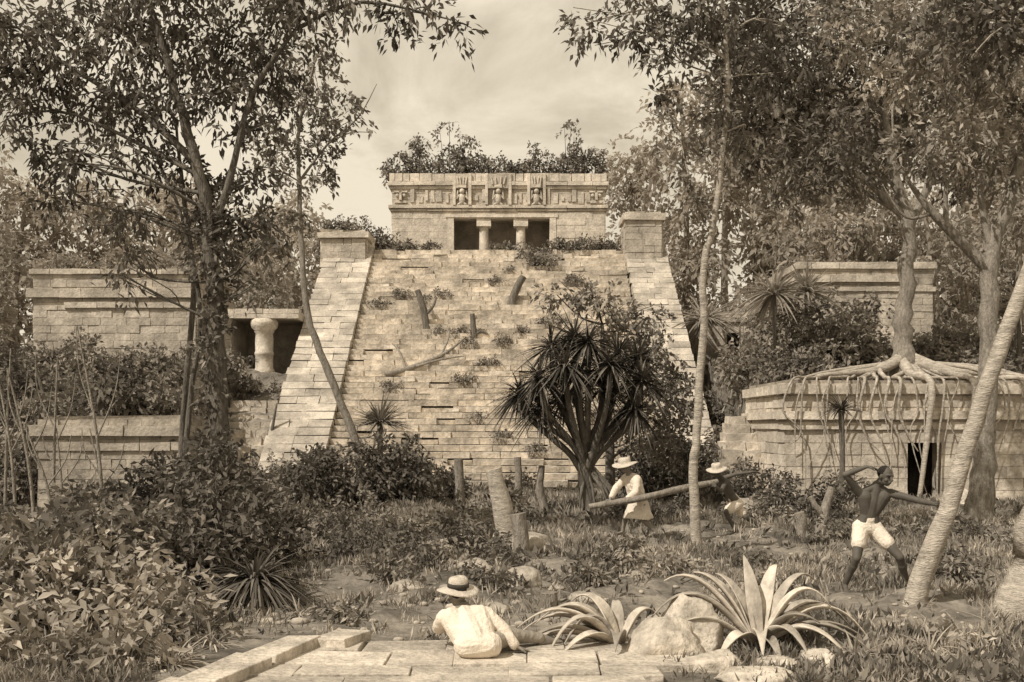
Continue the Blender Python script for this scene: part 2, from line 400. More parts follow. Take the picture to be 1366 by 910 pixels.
mb=MB();masonry(mb,(-12.5,40.7,6.5),UX,NF,3.8,.4,.2,1.1,depth=.1);mb.build('lintel',M_pale,PBs,po)
mb=MB();mb.lathe((-10.2,41.0,4.3),[(.42,0),(.42,.1),(.36,.2),(.36,.7),(.39,.74),(.39,.84),(.36,.88),(.37,1.3),(.35,1.62),(.4,1.66),(.4,1.74),(.52,1.84),(.56,2.0),(.56,2.12),(.5,2.2)],n=22,tone=.9);mb.build('column',M_pale,PBs,po,label='squat banded round column with disc capital')
flat_ruin('stone_shrine','small square stone shrine with projecting cornice, shade put in its stone colour',-11.4,-7.9,24,-.1,2.25,2.6,M_stone2,[(1.6,1.8,.08),(1.95,2.2,.18)],ch=.25,bl=.55)
mb=MB()
for i in range(11):
    x=-10.7
    while x<-8.95:
        e=min(x+R.uniform(.4,.9),-8.9)
        mb.box((x,34.5+i*.34+R.normal()*.03,i*.28-.1),(e-.02,35.4+i*.34,(i+1)*.28),R.uniform(.2,.9),0,.02);x=e
mb.build('side_steps',M_stone,(-9.8,34.5,0),label='worn stone steps climbing to the side terrace',category='steps')
flat_ruin('ruined_building','low limestone ruin with dark doorway overgrown by strangler roots',7.75,17.5,28.2,-.1,3.3,4.6,M_pale,[(2.1,2.3,.1),(2.38,2.62,.2),(3.1,3.4,.16)],[(11.2,12.15,1.75)],ch=.33,bl=1.0,jit=.005)
flat_ruin('ruined_building','stone ruin with heavy cornice half hidden by trees',12.8,18.7,44.3,4.8,9.3,5,M_stone,[(3.3,3.5,.12),(3.7,4.0,.22),(4.3,4.6,.15)])
flat_ruin('ruined_building','low stone ruin fragment beside the pyramid with dark doorway',8.3,11.0,44.0,4.8,7.1,3,M_stone,[(1.9,2.1,.12)],[(9.5,10.1,1.5)])
mb=MB()
for i in range(9):
    x=6.0+i*.13
    while x<7.7:
        e=min(x+R.uniform(.4,.8),7.72)
        mb.box((x,29.6+i*.3+R.normal()*.04,i*.27-.1),(e-.02,30.6+i*.3,(i+1)*.27),R.uniform(.2,.9),0,.04);x=e
mb.build('side_steps',M_stone,(7,29.8,0),label='broken stone steps between pyramid and low ruin',category='steps')

# ------------------------------------------------------------------ pavement
mb=MB();y=6.
while y<9.5:
    h=R.uniform(.38,.55);h=min(h,9.6-y);x=-2.55+(y-6)*.2+R.uniform(-.1,.05);xe=1.2-(y-6)*.1
    while x<xe:
        w=R.uniform(.35,.95)
        if not (y>9.1 and R.random()<.3):
            mb.box((x+.006,y+.006,-.15),(x+w-.006,y+h-.006,.02+R.uniform(-.012,.016)),R.uniform(.0,1.),0,.014)
        x+=w
    y+=h
pv=mb.build('pavement',M_slab,kind='structure',label='cracked limestone paving slabs',category='pavement')
bv=pv.modifiers.new('b','BEVEL');bv.width=.010;bv.segments=2
def block(p,size,rot,lab,grp=None,m=M_slab):
    mb=MB();sx,sy,sz=size
    mb.box((-sx/2,-sy/2,0),(sx/2,sy/2,sz),.6,0,min(size)*.1)
    o=mb.build('stone_block',m,(0,0,0),label=lab,category='stone block',group=grp);o.location=p;o.rotation_euler=(R.uniform(-.02,.02),R.uniform(-.02,.02),rot)
    b=o.modifiers.new('b','BEVEL');b.width=min(.02,min(size)*.12);b.segments=3
    return o
gk='stone edging blocks'
for k,(x,y,l,w,h) in enumerate([(-2.33,8.12,.84,.36,.11),(-2.07,8.95,.82,.36,.11),(-2.6,7.28,.84,.36,.11)]):
    block((x,y,0.0),(w,l,h),-.3,'long pale edging block beside the paving',gk)
block((-1.62,9.45,.0),(.36,.55,.1),-.3,'short pale edging block with chipped corner',gk)

# ------------------------------------------------------------------ foliage helpers
def foliage(mb,clumps,leaf=.14,asp=.48,cover=1.3,k=14,tone=(.2,.8),mat=0,zs=.75,droop=.25,spr=.28,yr=1.,outl=.35):
    area=.5*leaf*leaf*asp
    for (x,y,z,r) in clumps:
        n=int(cover*math.pi*r*r/(area*.5)/k)+2
        d=R.normal(size=(n,3));d/=np.linalg.norm(d,axis=1)[:,None]
        rr=r*R.random(n)**(1/2.2)*(1+outl*R.random(n)**3)
        d2=d.copy();d2[:,2]*=zs;d2[:,1]*=yr
        c=np.array([x,y,z])+d2*rr[:,None]
        sd=d+R.normal(size=(n,3))*.5;sd[:,2]-=.15;sd/=np.linalg.norm(sd,axis=1)[:,None]
        tc=R.uniform(tone[0]+.1,tone[1]-.1);ts=np.clip(tc+R.normal(size=n)*.18*(tone[1]-tone[0]),tone[0],tone[1])
        C=np.repeat(c,k,0);S=np.repeat(sd,k,0);t=np.tile(np.linspace(0,1,k),n)[:,None]
        sl=leaf*spr*k*.5
        P=C+S*t*sl+R.normal(size=(n*k,3))*leaf*.35;P[:,2]-=(t[:,0]**2)*sl*droop
        D=S*.6+R.normal(size=(n*k,3))*.6;D[:,2]-=droop*.6
        T=np.clip(np.repeat(ts,k)+R.normal(size=n*k)*.1,0,1)
        mb.leaves(P,D,leaf*R.uniform(.7,1.25,n*k),leaf*asp*R.uniform(.8,1.2,n*k),T,mat)
def branches(mb,tr,clumps,r0=.06,n=6,tone=.5,lowbias=1.):
    for (x,y,z,r) in clumps:
        c=np.array([x,y,z])
        dd=np.linalg.norm(tr-c,axis=1)+np.maximum(0,tr[:,2]-c[2]+.3*np.linalg.norm((tr-c)[:,:2],axis=1))*2*lowbias
        a=tr[int(np.argmin(dd))];L=np.linalg.norm(c-a)
        m=(a+c)/2+R.normal(size=3)*.1*L;m[2]+=.05*L
        pts=smoothline([a,m,c],4);mb.tube(pts,np.linspace(r0*min(1.3,.4+.35*L),.012,len(pts)),n,tone)
        for q in range(3):
            e=c+R.normal(size=3)*r*.6
            mb.tube(smoothline([m,(m+e)/2+R.normal(size=3)*.08*L,e],3),np.linspace(r0*.4,.008,7),5,tone)
def tree(name,label,pts,rad,clumps,leafm,barkm,leaf=.14,cover=1.3,asp=.48,br=.06,tone=(.2,.8),limbs=(),roots=(),n=12,droop=.25,trough=.08,yr=1.,cat='tree',k=14,rootm=None):
    base=tuple(pts[0]);r=root(name,base,label,cat)
    P=smoothline(pts,5);P[1:-1]+=R.normal(size=P[1:-1].shape)*rad[0]*.08
    mb=MB();mb.tube(P,interp_r(rad,len(P)),n,.5,0,trough);allp=[P]
    for lp,lr in limbs:
        Q=smoothline(lp,4);mb.tube(Q,interp_r(lr,len(Q)),8,.5,0,trough);allp.append(Q)
    if clumps: branches(mb,np.concatenate(allp),clumps,br)
    mb.build('trunk',barkm,base,r)
    if roots:
        mb=MB()
        for lp,lr in roots:
            Q=smoothline(lp,4);mb.tube(Q,interp_r(lr,len(Q)),7,R.uniform(.3,.8),0,.12)
        mb.build('root',rootm or barkm,base,r,label='spreading aerial roots')
    if clumps:
        mb=MB();foliage(mb,clumps,leaf,asp,cover,k,tone,droop=droop,yr=yr);mb.build('crown',leafm,base,r)
    return r
def ys(cl,y,j=.5): return [(x,y+R.uniform(-j,j),z,r) for x,z,r in cl]

lt=[(-7.8,8.4,.75),(-6.7,8.6,.85),(-5.4,8.8,.85),(-4.3,8.5,.75),(-3.5,9.,.6),(-2.6,9.1,.4),(-1.9,9.05,.33),(-1.45,8.95,.3),(-.95,8.75,.22),(-7.3,7.6,.6),(-6.,7.6,.6),(-4.8,7.5,.5),(-4.3,7.3,.38),
 (-8.3,7.9,.6),(-7.8,6.8,.4),(-8.4,7.2,.35),(-6.3,6.7,.42),(-5.5,6.5,.5),(-4.5,6.2,.5),(-6.5,5.7,.38),(-6.3,5.0,.27),(-6.25,4.5,.17),(-4.6,5.5,.42),(-4.15,5.6,.3),(-4.0,5.0,.22),(-5.0,4.9,.33),(-5.3,5.6,.35),(-7.,9.7,.9),(-5.5,9.9,1.1),(-4.,9.9,.9),(-7.9,6.,.25),(-6.9,6.3,.33),(-8.6,8.8,.7),(-4.3,4.4,.15)]
Yt=16.6
tree('dark_leafy_tree','tall dark leafy tree with ivy-wrapped trunk and drooping sprays',
 [(-4.75,Yt,-.1),(-4.86,Yt,1.69),(-4.94,Yt,3.19),(-5.0,Yt,4.7),(-5.1,Yt,5.7),(-5.5,Yt,7.3),(-6.,Yt,9.)],[.22,.17,.16,.14,.11,.08,.05],
 ys(lt,Yt,.7),M_leafd,M_bark,leaf=.155,cover=1.1,asp=.4,limbs=[([(-5.05,Yt,5.2),(-4.7,Yt,6.2),(-4.3,Yt-.1,7.6),(-3.6,Yt,8.7)],[.08,.06,.045,.03]),([(-5.3,Yt,6.5),(-6.3,Yt+.2,7.4),(-7.6,Yt,8.2)],[.07,.045,.03]),([(-3.6,Yt,8.7),(-2.5,Yt,9.15),(-1.,Yt,8.85)],[.04,.03,.012])],br=.03,droop=.7,tone=(.0,1.),k=12)
mb=MB();iv=[(-4.88+R.uniform(-.15,.15)-.02*z,Yt-.12+R.uniform(-.1,.12),z,R.uniform(.1,.22)) for z in np.arange(.2,5.4,.22)]
foliage(mb,iv+[(-4.75,Yt-.2,1.5,.35),(-4.6,Yt-.2,1.1,.4),(-4.8,Yt-.2,.6,.5)],.12,.6,1.1,8,(.0,1.));mb.build('climbing_ivy',M_leafd,(-4.86,Yt,0),label='dark ivy climbing around a tree trunk',category='vine')
tree('slender_tree','thin bare stemmed sapling beside a dark tree',[(-5.75,17.2,-.1),(-5.72,17.2,1.5),(-5.62,17.2,3.),(-5.5,17.2,4.6),(-5.7,17.2,6.2),(-5.8,17.2,7.4)],[.06,.055,.05,.05,.035,.02],[],M_leafd,M_bark,br=.02)
tree('slender_tree','thin forked sapling leaning beside a dark tree',[(-5.35,16.9,-.1),(-5.55,16.9,1.2),(-5.45,16.9,2.6),(-5.3,16.9,4.),(-5.6,16.9,5.6),(-6.2,16.9,7.)],[.05,.05,.045,.04,.03,.02],[],M_leafd,M_bark,br=.02)
cl=[(-5.66,8.5,.35),(-6.3,9.5,.55),(-5.3,9.6,.7),(-5.9,10.9,.65),(-4.9,10.5,.7),(-4.3,10.3,.4),(-5.3,11.7,.6),(-5.0,12.3,.4),(-6.6,10.1,.3),(-6.5,8.9,.3),(-5.0,8.9,.3),(-5.7,7.6,.25)]
tree('slender_tree','airy slender tree with curved grey stem and pale feathery leaves',[(-3.86,26.5,-.1),(-4.16,26.5,1.66),(-4.86,26.5,3.46),(-5.42,26.5,5.06),(-5.6,26.5,6.9),(-5.66,26.5,8.5),(-5.66,26.5,10.1),(-5.2,26.5,11.9)],[.12,.11,.1,.09,.075,.06,.045,.02],
 ys(cl,26.5,.4),M_leafm,M_barkm,leaf=.17,cover=.95,br=.03,limbs=[([(-5.66,26.5,8.6),(-4.9,26.5,9.6),(-4.1,26.5,10.3),(-3.6,26.5,11.2)],[.04,.03,.02,.008]),([(-4.9,26.5,9.6),(-4.3,26.5,9.9),(-3.7,26.5,9.9)],[.02,.015,.006]),([(-5.6,26.5,9.),(-6.3,26.5,10.),(-6.8,26.5,11)],[.03,.02,.006])])
cl=[(1.3,9.1,.35),(2.1,8.8,.5),(2.6,8.3,.45),(3.1,8.9,.6),(2.5,7.5,.28),(3.2,7.5,.35),(3.4,6.7,.25),(2.8,6.9,.22),(4.,7.2,.45),(4.2,8.2,.7),(2.75,6.2,.18),(3.6,9.7,.8),(2.2,9.8,.5),(5.,9.,.8),(3.0,5.9,.15)]
tree('slender_tree','tall thin pale-barked tree, slightly crooked, in full leaf',[(3.09,16.6,-.1),(3.03,16.6,1.19),(3.09,16.6,2.19),(3.18,16.6,3.56),(3.2,16.6,4.8),(3.36,16.6,5.4),(3.48,16.6,6.4),(3.6,16.6,7.9),(3.5,16.6,9.2)],[.1,.075,.068,.065,.06,.05,.045,.04,.03],
 ys(cl,16.8,.6),M_leafc,M_barkp,leaf=.15,cover=1.,asp=.4,br=.022,tone=(.0,1.),limbs=[([(3.36,16.6,5.4),(3.05,16.7,6.),(2.8,16.7,7.)],[.03,.02,.01])])
# ---- strangler tree on ruin
by=30.;bz=3.75;bx=11.85
roots=[]
for i in range(24):
    fx=7.95+i*.33+R.uniform(-.15,.15);yy=28.2-.26
    zz=R.uniform(.4,2.) if R.random()<.5 else -.1
    s=np.sign(fx-bx);th=R.uniform(.35,.8)
    mx_=(fx+bx)/2+R.uniform(-.4,.4)
    roots.append(([(bx+.2*s,by,bz+.25),(mx_,by-.5+R.uniform(-.4,.4),3.6+R.uniform(0,.25)),(bx+(fx-bx)*.85,28.6+R.uniform(0,.4),3.5),(fx,yy,3.38),(fx+R.uniform(-.3,.3),yy+.02,2.5),(fx+R.uniform(-.4,.4),yy+.02,1.8),(fx+R.uniform(-.5,.5),yy,zz)],np.array([.16,.12,.08,.06,.05,.04,.02])*th))
    if i%2: roots.append(([(fx,yy,3.3),(fx+R.uniform(-.3,.3),yy-.02,2.6),(fx+R.uniform(-.5,.5),yy-.03,R.uniform(.8,2))],[.025,.02,.01]))
for sx in (-1,1):
    for q in range(2):
        roots.append(([(bx,by,bz+.5),(bx+sx*1.,by-.3-.3*q,3.75),(bx+sx*(2.2+q*.4),by-.5-.5*q,3.6),(bx+sx*(3.2+.5*q),by-1.1-.2*q,3.42)],[.2,.12,.07,.03]))
roots.append(([(bx-.1,by-.1,bz+.3),(bx-.3,28.8,3.6),(bx-.1,27.9,3.3),(bx-.25,27.8,1.8),(bx-.5,27.8,-.1)],[.2,.13,.1,.08,.06]))
roots.append(([(bx+.1,by-.1,bz+.3),(bx+.9,28.8,3.6),(bx+1.1,27.9,3.3),(bx+1.0,27.85,1.8),(bx+1.2,27.8,-.1)],[.2,.11,.08,.06,.05]))
cl=[(9.4,10.4,1.3),(11.2,10.9,1.4),(8.3,11.5,1.3),(10.1,12.7,1.5),(12.8,11.5,1.4),(8.6,9.4,.75),(7.3,12,1.1),(11.7,13.6,1.7),(9.4,14.3,1.6),(7.6,13.8,1.4),(7.4,10.6,.55),(6.4,13.2,.9),(6.6,14.6,1.1),(13.9,9.9,.8),(10.3,9.6,.8),(13.5,13.6,1.6),(8.8,12.6,1.3)]
tree('strangler_fig','strangler fig rooted on a ruin roof, roots flowing over its wall',[(bx,by,bz-.1),(11.8,by,4.4),(11.78,by,5.45),(11.95,by,7.0),(11.9,by,8.4),(11.5,by,9.8),(11.2,by,11.5)],[.5,.3,.25,.23,.21,.16,.08],
 ys(cl,30.5,1.3),M_leafc,M_barkm,leaf=.25,cover=1.25,asp=.4,br=.07,k=12,roots=roots,rootm=M_barkp,limbs=[([(11.9,by,8.),(12.4,by,9.),(12.9,by,10.5)],[.15,.12,.06]),([(11.9,by,8.3),(10.8,by,9.4),(9.5,by,10.4),(8.,by,11.4)],[.15,.12,.09,.04])],tone=(.0,1.))
cl=[(10.1,8.4,.8),(10.95,9.1,1.),(9.45,8.2,.6),(10.8,7.9,.7),(9.95,9.9,1.1),(11.3,10.6,1.2),(8.7,8.1,.5),(9.3,10.9,1.2),(7.8,11.2,1.),(10.6,11.6,1.2),(11.6,8.5,.8),(8.6,9.6,.7),(12.,9.6,1.)]
tree('broad_tree','grey forked tree with bare limbs and pale leaf sprays',[(10.3,22,-.1),(10.45,22.1,1),(10.5,22.1,2.2),(10.6,22.1,4.4),(10.65,22.1,5.9),(11.1,22.1,7.4),(11.6,22.1,9.3)],[.34,.25,.22,.2,.19,.12,.06],
 ys(cl,22.1,.8),M_leafl,M_barkm,leaf=.19,cover=.95,asp=.4,br=.035,k=12,limbs=[([(10.63,22.1,5.5),(9.95,22.1,6.2),(9.3,22.,6.8),(8.9,22,7.3),(8.5,22,7.9)],[.15,.12,.1,.06,.02]),([(9.6,22,6.5),(9.6,22,7.4),(9.9,22,8.3)],[.07,.05,.02]),([(10.65,22.1,5.9),(10.4,22.1,7.2),(10.2,22.1,9.)],[.1,.07,.03]),([(9.3,22,6.8),(8.7,22,6.7),(8.2,22,7.4)],[.05,.03,.01])],tone=(.0,.8))
tree('leaning_tree','pale ringed trunk leaning over, gripped by a man',[(4.55,11.4,-.1),(4.97,11.4,1.1),(5.4,11.4,2.4),(5.86,11.4,3.7),(6.4,11.4,5.2),(6.9,11.5,6.6)],[.13,.105,.09,.08,.07,.06],ys([(6.2,7.1,.8),(5.6,6.9,.5),(7.,7.3,.9),(5.0,7.1,.4)],11.9,.4),M_leafc,M_barkp,leaf=.13,cover=1.,br=.03,trough=.06)
tree('leaning_tree','thick pale ringed trunk base leaning at the clearing edge',[(5.72,11.2,-.1),(5.9,11.2,.6),(6.1,11.2,1.4),(6.5,11.2,2.8),(7.2,11.2,4.6)],[.33,.26,.24,.22,.18],ys([(7.6,5.6,.9)],11.2,.4),M_leafd,M_barkp,leaf=.12,br=.03,trough=.05)

# ---- yucca tree
yx,yy=1.80,24.
base=(yx,yy,-.1);ryu=root('yucca_tree',base,'large dark many-headed yucca with shaggy sword-like leaves','tree')
heads=[(1.25,3.5),(.65,3.2),(1.8,4.05),(2.65,3.85),(3.1,3.15),(2.2,3.0),(.2,2.85),(1.35,2.85),(.95,4.0),(2.3,3.5),(.7,2.5),(3.1,3.7),(2.95,2.45),(1.6,3.3),(1.5,4.2)]
mb=MB();Q=smoothline([(yx+.1,yy,-.1),(yx-.03,yy,.6),(yx-.05,yy,1.2)],4);mb.tube(Q,interp_r([.27,.17,.17],len(Q)),10,.5,0,.12)
HH=[(hx,yy+R.uniform(-.9,.9),hz) for hx,hz in heads]
for j,(hx,hy,hz) in enumerate(HH):
    Q=smoothline([(yx-.05,yy,.9+.3*(j%3)),(yx+(hx-yx)*.3,yy+(hy-yy)*.3,1.5+.15*(j%3)),(yx+(hx-yx)*.85,yy+(hy-yy)*.8,1.7+(hz-1.7)*.5),(hx,hy,hz)],4)
    mb.tube(Q,interp_r([.1,.085,.07,.06],len(Q)),7,.6,0,.15)
for q in range(9):
    a=R.uniform(-1.3,1.3);mb.tube(smoothline([(yx,yy,.8+R.uniform(0,.5)),(yx+a*.5,yy-.2,.6),(yx+a*.8,yy-.3,-.05)],3),[.04]*4+[.025]*3,6,.7)
mb.build('trunk',M_bark,base,ryu)
mb=MB()
for hx,hy,hz in HH:
    for b in range(130):
        az=R.uniform(0,2*math.pi);el=math.asin(R.uniform(-.6,1.))
        d=(math.cos(az)*math.cos(el),math.sin(az)*math.cos(el),math.sin(el))
        mb.blade((hx+d[0]*.05,hy+d[1]*.05,hz+d[2]*.05),d,R.uniform(.6,1.1),.06,R.uniform(.2,.75),R.uniform(.0,1),0,5,.2)
mb.build('crown',M_blade,base,ryu)
cl=[(1.7,5.5,.45),(1.2,5.6,.3),(2.3,5.4,.4),(2.9,5.0,.5),(3.6,4.9,.45),(3.9,4.2,.55),(3.7,3.3,.6),(4.,2.5,.6),(3.4,2.,.7),(2.7,4.4,.5),(4.2,1.8,.5),(4.3,3.4,.5),(4.4,2.8,.5)]
tree('small_leafy_tree','small leafy tree growing behind a dark yucca',[(2.6,26.5,-.1),(2.6,26.5,1.5),(2.5,26.5,3.2),(2.4,26.5,4.8)],[.16,.12,.09,.04],ys(cl,26.3,.4),M_leafm,M_bark,leaf=.18,cover=1.2,br=.04,tone=(.1,1.))

# ------------------------------------------------------------------ bushes
def bush(name,label,x,y,w,h,leafm,leaf=.12,z=None,n=6,cover=1.1,asp=.5,tone=(.2,.8),d=None,group=None,cat='bush',droop=.2,k=10,rs=(.2,.34)):
    z=float(g(x,y))-.03 if z is None else z
    d=d or w*.7;mb=MB();cl=[]
    for i in range(n):
        a=R.uniform(-.5,.5);hh=h*(1-1.4*a*a)*R.uniform(.45,1);r=min(w,h)*R.uniform(*rs)
        cl.append((x+a*w,y+R.uniform(-.5,.5)*d,z+max(hh-r*.6,r*.5),r))
        cl.append((x+a*w*.9,y+R.uniform(-.5,.5)*d,z+hh*.4,r))
    foliage(mb,cl,leaf,asp,cover,k,tone,0,droop=droop)
    for c in cl[::2]:
        mb.tube(smoothline([(x+(c[0]-x)*.3,y+(c[1]-y)*.3,z-.05),(x+(c[0]-x)*.6+R.uniform(-.1,.1),c[1],z+(c[2]-z)*.5),(c[0],c[1],c[2]+c[3]*.7)],3),np.linspace(leaf*.14,leaf*.05,7),5,.5,1)
    return mb.build(name,[leafm,M_bark],(x,y,z),label=label,category=cat,group=group)
lab={M_leafd:'dense dark broad-leaved forest bush',M_leafm:'dense broad-leaved bush with mid-toned leaves',M_leafl:'pale broad-leaved bush'}
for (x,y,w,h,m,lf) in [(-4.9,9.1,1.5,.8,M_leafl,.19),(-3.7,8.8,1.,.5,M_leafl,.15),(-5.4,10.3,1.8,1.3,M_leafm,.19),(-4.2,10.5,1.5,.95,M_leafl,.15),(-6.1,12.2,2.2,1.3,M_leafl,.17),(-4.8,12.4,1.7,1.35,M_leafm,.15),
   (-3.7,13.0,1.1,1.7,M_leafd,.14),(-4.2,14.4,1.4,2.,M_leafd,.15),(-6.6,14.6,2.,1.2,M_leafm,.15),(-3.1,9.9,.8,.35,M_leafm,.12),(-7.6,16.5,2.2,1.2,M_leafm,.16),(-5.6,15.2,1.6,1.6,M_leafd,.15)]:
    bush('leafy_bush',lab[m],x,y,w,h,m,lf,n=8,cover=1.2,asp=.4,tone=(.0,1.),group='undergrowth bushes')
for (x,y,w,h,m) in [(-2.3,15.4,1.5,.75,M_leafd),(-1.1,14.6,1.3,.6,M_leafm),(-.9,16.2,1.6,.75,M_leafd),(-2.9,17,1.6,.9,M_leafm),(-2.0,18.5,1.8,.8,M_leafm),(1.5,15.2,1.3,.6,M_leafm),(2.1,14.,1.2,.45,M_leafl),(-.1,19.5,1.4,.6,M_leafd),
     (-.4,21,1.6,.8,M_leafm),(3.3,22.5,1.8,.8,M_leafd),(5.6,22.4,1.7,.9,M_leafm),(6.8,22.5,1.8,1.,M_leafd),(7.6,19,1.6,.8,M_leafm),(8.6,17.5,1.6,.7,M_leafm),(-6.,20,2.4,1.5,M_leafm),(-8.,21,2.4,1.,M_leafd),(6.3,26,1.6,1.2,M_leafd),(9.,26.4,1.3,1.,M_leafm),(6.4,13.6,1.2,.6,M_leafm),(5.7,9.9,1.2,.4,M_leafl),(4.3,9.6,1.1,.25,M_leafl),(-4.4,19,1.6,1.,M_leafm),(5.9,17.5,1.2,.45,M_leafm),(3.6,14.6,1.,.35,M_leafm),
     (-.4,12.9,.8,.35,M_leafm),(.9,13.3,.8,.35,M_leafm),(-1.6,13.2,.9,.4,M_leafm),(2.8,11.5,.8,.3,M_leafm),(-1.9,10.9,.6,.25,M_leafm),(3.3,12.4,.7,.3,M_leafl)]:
    bush('low_shrub','pale low shrub in the clearing' if m is M_leafl else 'low tangled shrub in the clearing',x,y,w,h,m,.11 if y<18 else .14,n=6,cover=1.1,asp=.4,tone=(.0,1.),group='low clearing shrubs')
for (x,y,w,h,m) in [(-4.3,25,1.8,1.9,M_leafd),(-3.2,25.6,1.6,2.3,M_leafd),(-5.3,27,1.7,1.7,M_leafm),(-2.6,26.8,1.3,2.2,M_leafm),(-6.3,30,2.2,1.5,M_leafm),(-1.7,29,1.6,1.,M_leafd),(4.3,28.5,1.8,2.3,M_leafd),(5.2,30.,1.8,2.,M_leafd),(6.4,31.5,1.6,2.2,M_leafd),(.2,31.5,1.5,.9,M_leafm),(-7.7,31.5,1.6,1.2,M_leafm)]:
    bush('tall_shrub','tall dark shrub growing at the foot of the stairway' if m is M_leafd else 'tall lighter-leaved shrub growing at the foot of the stairway',x,y,w,h,m,.17,n=7,cover=1.05,tone=(.0,1.),group='shrubs at pyramid foot')
for (x,y,w,h,m,z) in [(-10.4,25.3,2.4,1.4,M_leafd,2.3),(-8.8,25.5,2.,1.1,M_leafm,2.3),(-11.8,26.8,3,2.2,M_leafd,None),(-13.5,28,3.,2.3,M_leafm,None),(-12.,30,3.,2.2,M_leafm,None),(-15.,31,3,2.2,M_leafc,None),(-10.9,32.5,2.4,1.8,M_leafm,None),(-13.2,34,3.,1.8,M_leafm,None),(-9.9,39.4,2.,.7,M_leafm,None),(-11.6,38,2.2,1.1,M_leafc,None),(-16.3,36,3,1.6,M_leafm,None),(-18.5,34,3,2.2,M_leafm,None),(-10.8,29,2.2,1.6,M_leafd,None),(-9.4,33.5,1.4,1.2,M_leafd,None),(-16.5,28,3,2.4,M_leafm,None),(-14.3,25,2.6,2.,M_leafm,None)]:
    bush('terrace_shrub','dense shrub spreading over the overgrown terrace',x,y,w,h,m,.2,z=z,n=8,cover=1.,tone=(.0,1.),group='terrace shrubs')
for (x,y,w,h,m) in [(8.7,32.6,2,1.3,M_leafc),(10.2,32.8,2,1.5,M_leafm),(13.6,32.5,2.4,1.6,M_leafm),(15.6,32.6,2.4,1.5,M_leafc),(9.,36,2.4,1.8,M_leafm),(11.5,37,3,3.2,M_leafm),(13.2,38,2.4,3.4,M_leafm),(15.,37,3,2.,M_leafm),(10.9,41,2.6,3.0,M_mid),(17.4,36,3,2.4,M_leafm),(7.9,34.6,1.6,1.8,M_leafm),(8.1,39,2.,1.5,M_leafm)]:
    bush('terrace_shrub','leafy shrub on the raised mound among ruins',x,y,w,h,m,.22,n=8,cover=1.,tone=(.0,1.),group='terrace shrubs')
for (x,w,h) in [(-5.9,1.3,1.5),(-5.0,1.4,2.2),(-4.1,1.1,1.5),(-3.3,1.3,3.1),(-2.6,1.3,2.6),(-1.6,1.4,1.7),(-.6,1.3,1.2),(.4,1.3,1.2),(1.2,1.4,1.8),(2.1,1.2,1.6),(2.9,1.3,2.7),(3.7,1.1,1.8),(4.4,1.2,1.7)]:
    bush('roof_shrub','wild ragged shrub sprouting from the temple roof',x,52.3,w,h*1.15,M_leafm,.2,z=14.8,n=9,cover=.8,tone=(.0,.9),group='roof shrubs',d=1.,rs=(.12,.26))
for (x,y,z,w,h) in [(-7.9,49,10.4,1.8,1.9),(-6.7,48.6,10.4,1.6,1.7),(-8.7,48.7,10.4,1.,2.),(1.2,47.4,10.1,1.,.6),(2.4,47.8,10.5,1.2,.7),(3.6,48,10.5,1.1,.8),(4.6,48.2,10.5,.9,.7),(-3.9,48,10.5,.9,.5),(-5.,48.2,10.5,.9,.7),(0.,48.,10.5,.7,.4),(1.5,46.4,9.6,1.1,.6),(-.6,47.9,10.5,.7,.5)]:
    bush('summit_weed','straggling weeds rooted along the summit steps',x,y,w,h,M_leafm,.17,z=z-.05,n=6,cover=1.1,tone=(.0,.9),group='summit weeds',d=.4,rs=(.4,.5))
for (x,w,h) in [(-18.5,2,.7),(-17,2,.9),(-15.5,2,.7),(-14,2,.6)]:
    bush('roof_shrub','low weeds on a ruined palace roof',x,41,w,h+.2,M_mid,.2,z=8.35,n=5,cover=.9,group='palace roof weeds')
for q in range(30):
    k=int(R.integers(2,43));x=R.uniform(-6.2,5);w=R.uniform(.35,.9)
    bush('stair_weed','small weed tuft growing between stair courses',x,34+k*run+.1,w,R.uniform(.25,.45),M_leafm,.12,z=(k+1)*rise-.03,n=3,cover=.8,tone=(.2,1.),group='stair weeds',d=.2,rs=(.4,.55))

def bladeplant(name,label,x,y,n,ln,wd,m,droop=(.3,.9),elmin=.1,z=None,cat='plant',hub=.05,stem=0.,grp=None,seg=6,fold=.25):
    z=float(g(x,y)) if z is None else z;mb=MB()
    if stem: mb.tube([(x,y,z-.1),(x+.03,y,z+stem*.5),(x,y,z+stem)],[.09,.07,.08],7,.5,1,.1)
    for b in range(n):
        az=R.uniform(0,2*math.pi);el=math.asin(R.uniform(elmin,1.));d=(math.cos(az)*math.cos(el),math.sin(az)*math.cos(el),math.sin(el))
        mb.blade((x+d[0]*hub,y+d[1]*hub,z+stem+d[2]*.02),d,ln*R.uniform(.7,1.15),wd,R.uniform(*droop),R.uniform(.0,1),0,seg,fold)
    return mb.build(name,[m,M_bark],(x,y,z),label=label,category=cat,group=grp)
bladeplant('spiky_plant','dark spiky grass-like plant with arching blades',-3.15,12.2,240,.95,.038,M_leafd,droop=(.4,1.1),z=.15)
bladeplant('spiky_plant','small spiky plant beside leafy bushes',-3.0,8.8,70,.5,.025,M_leafl,droop=(.2,.9))
for (x,y,ln) in [(-4.1,8.9,.6),(-2.9,9.6,.4),(3.1,9.,.5),(3.9,9.3,.45),(4.6,9.6,.4),(5.1,10.4,.5),(-1.9,14.,.5),(.9,14.6,.5),(2.7,12.8,.45),(-.2,14.,.4),(1.3,17,.5),(5.3,16.6,.5),(3.4,10.8,.4),(5.9,12.,.45),(-4.6,11.4,.8),(-2.4,11.2,.4),(1.9,11.4,.35),(-.9,11.9,.3)]:
    bladeplant('grass_tuft','arching tuft of coarse grass',x,y,60,ln,.022,M_leafl if R.random()<.6 else M_leafm,droop=(.3,1.1),grp='grass tufts',cat='grass')
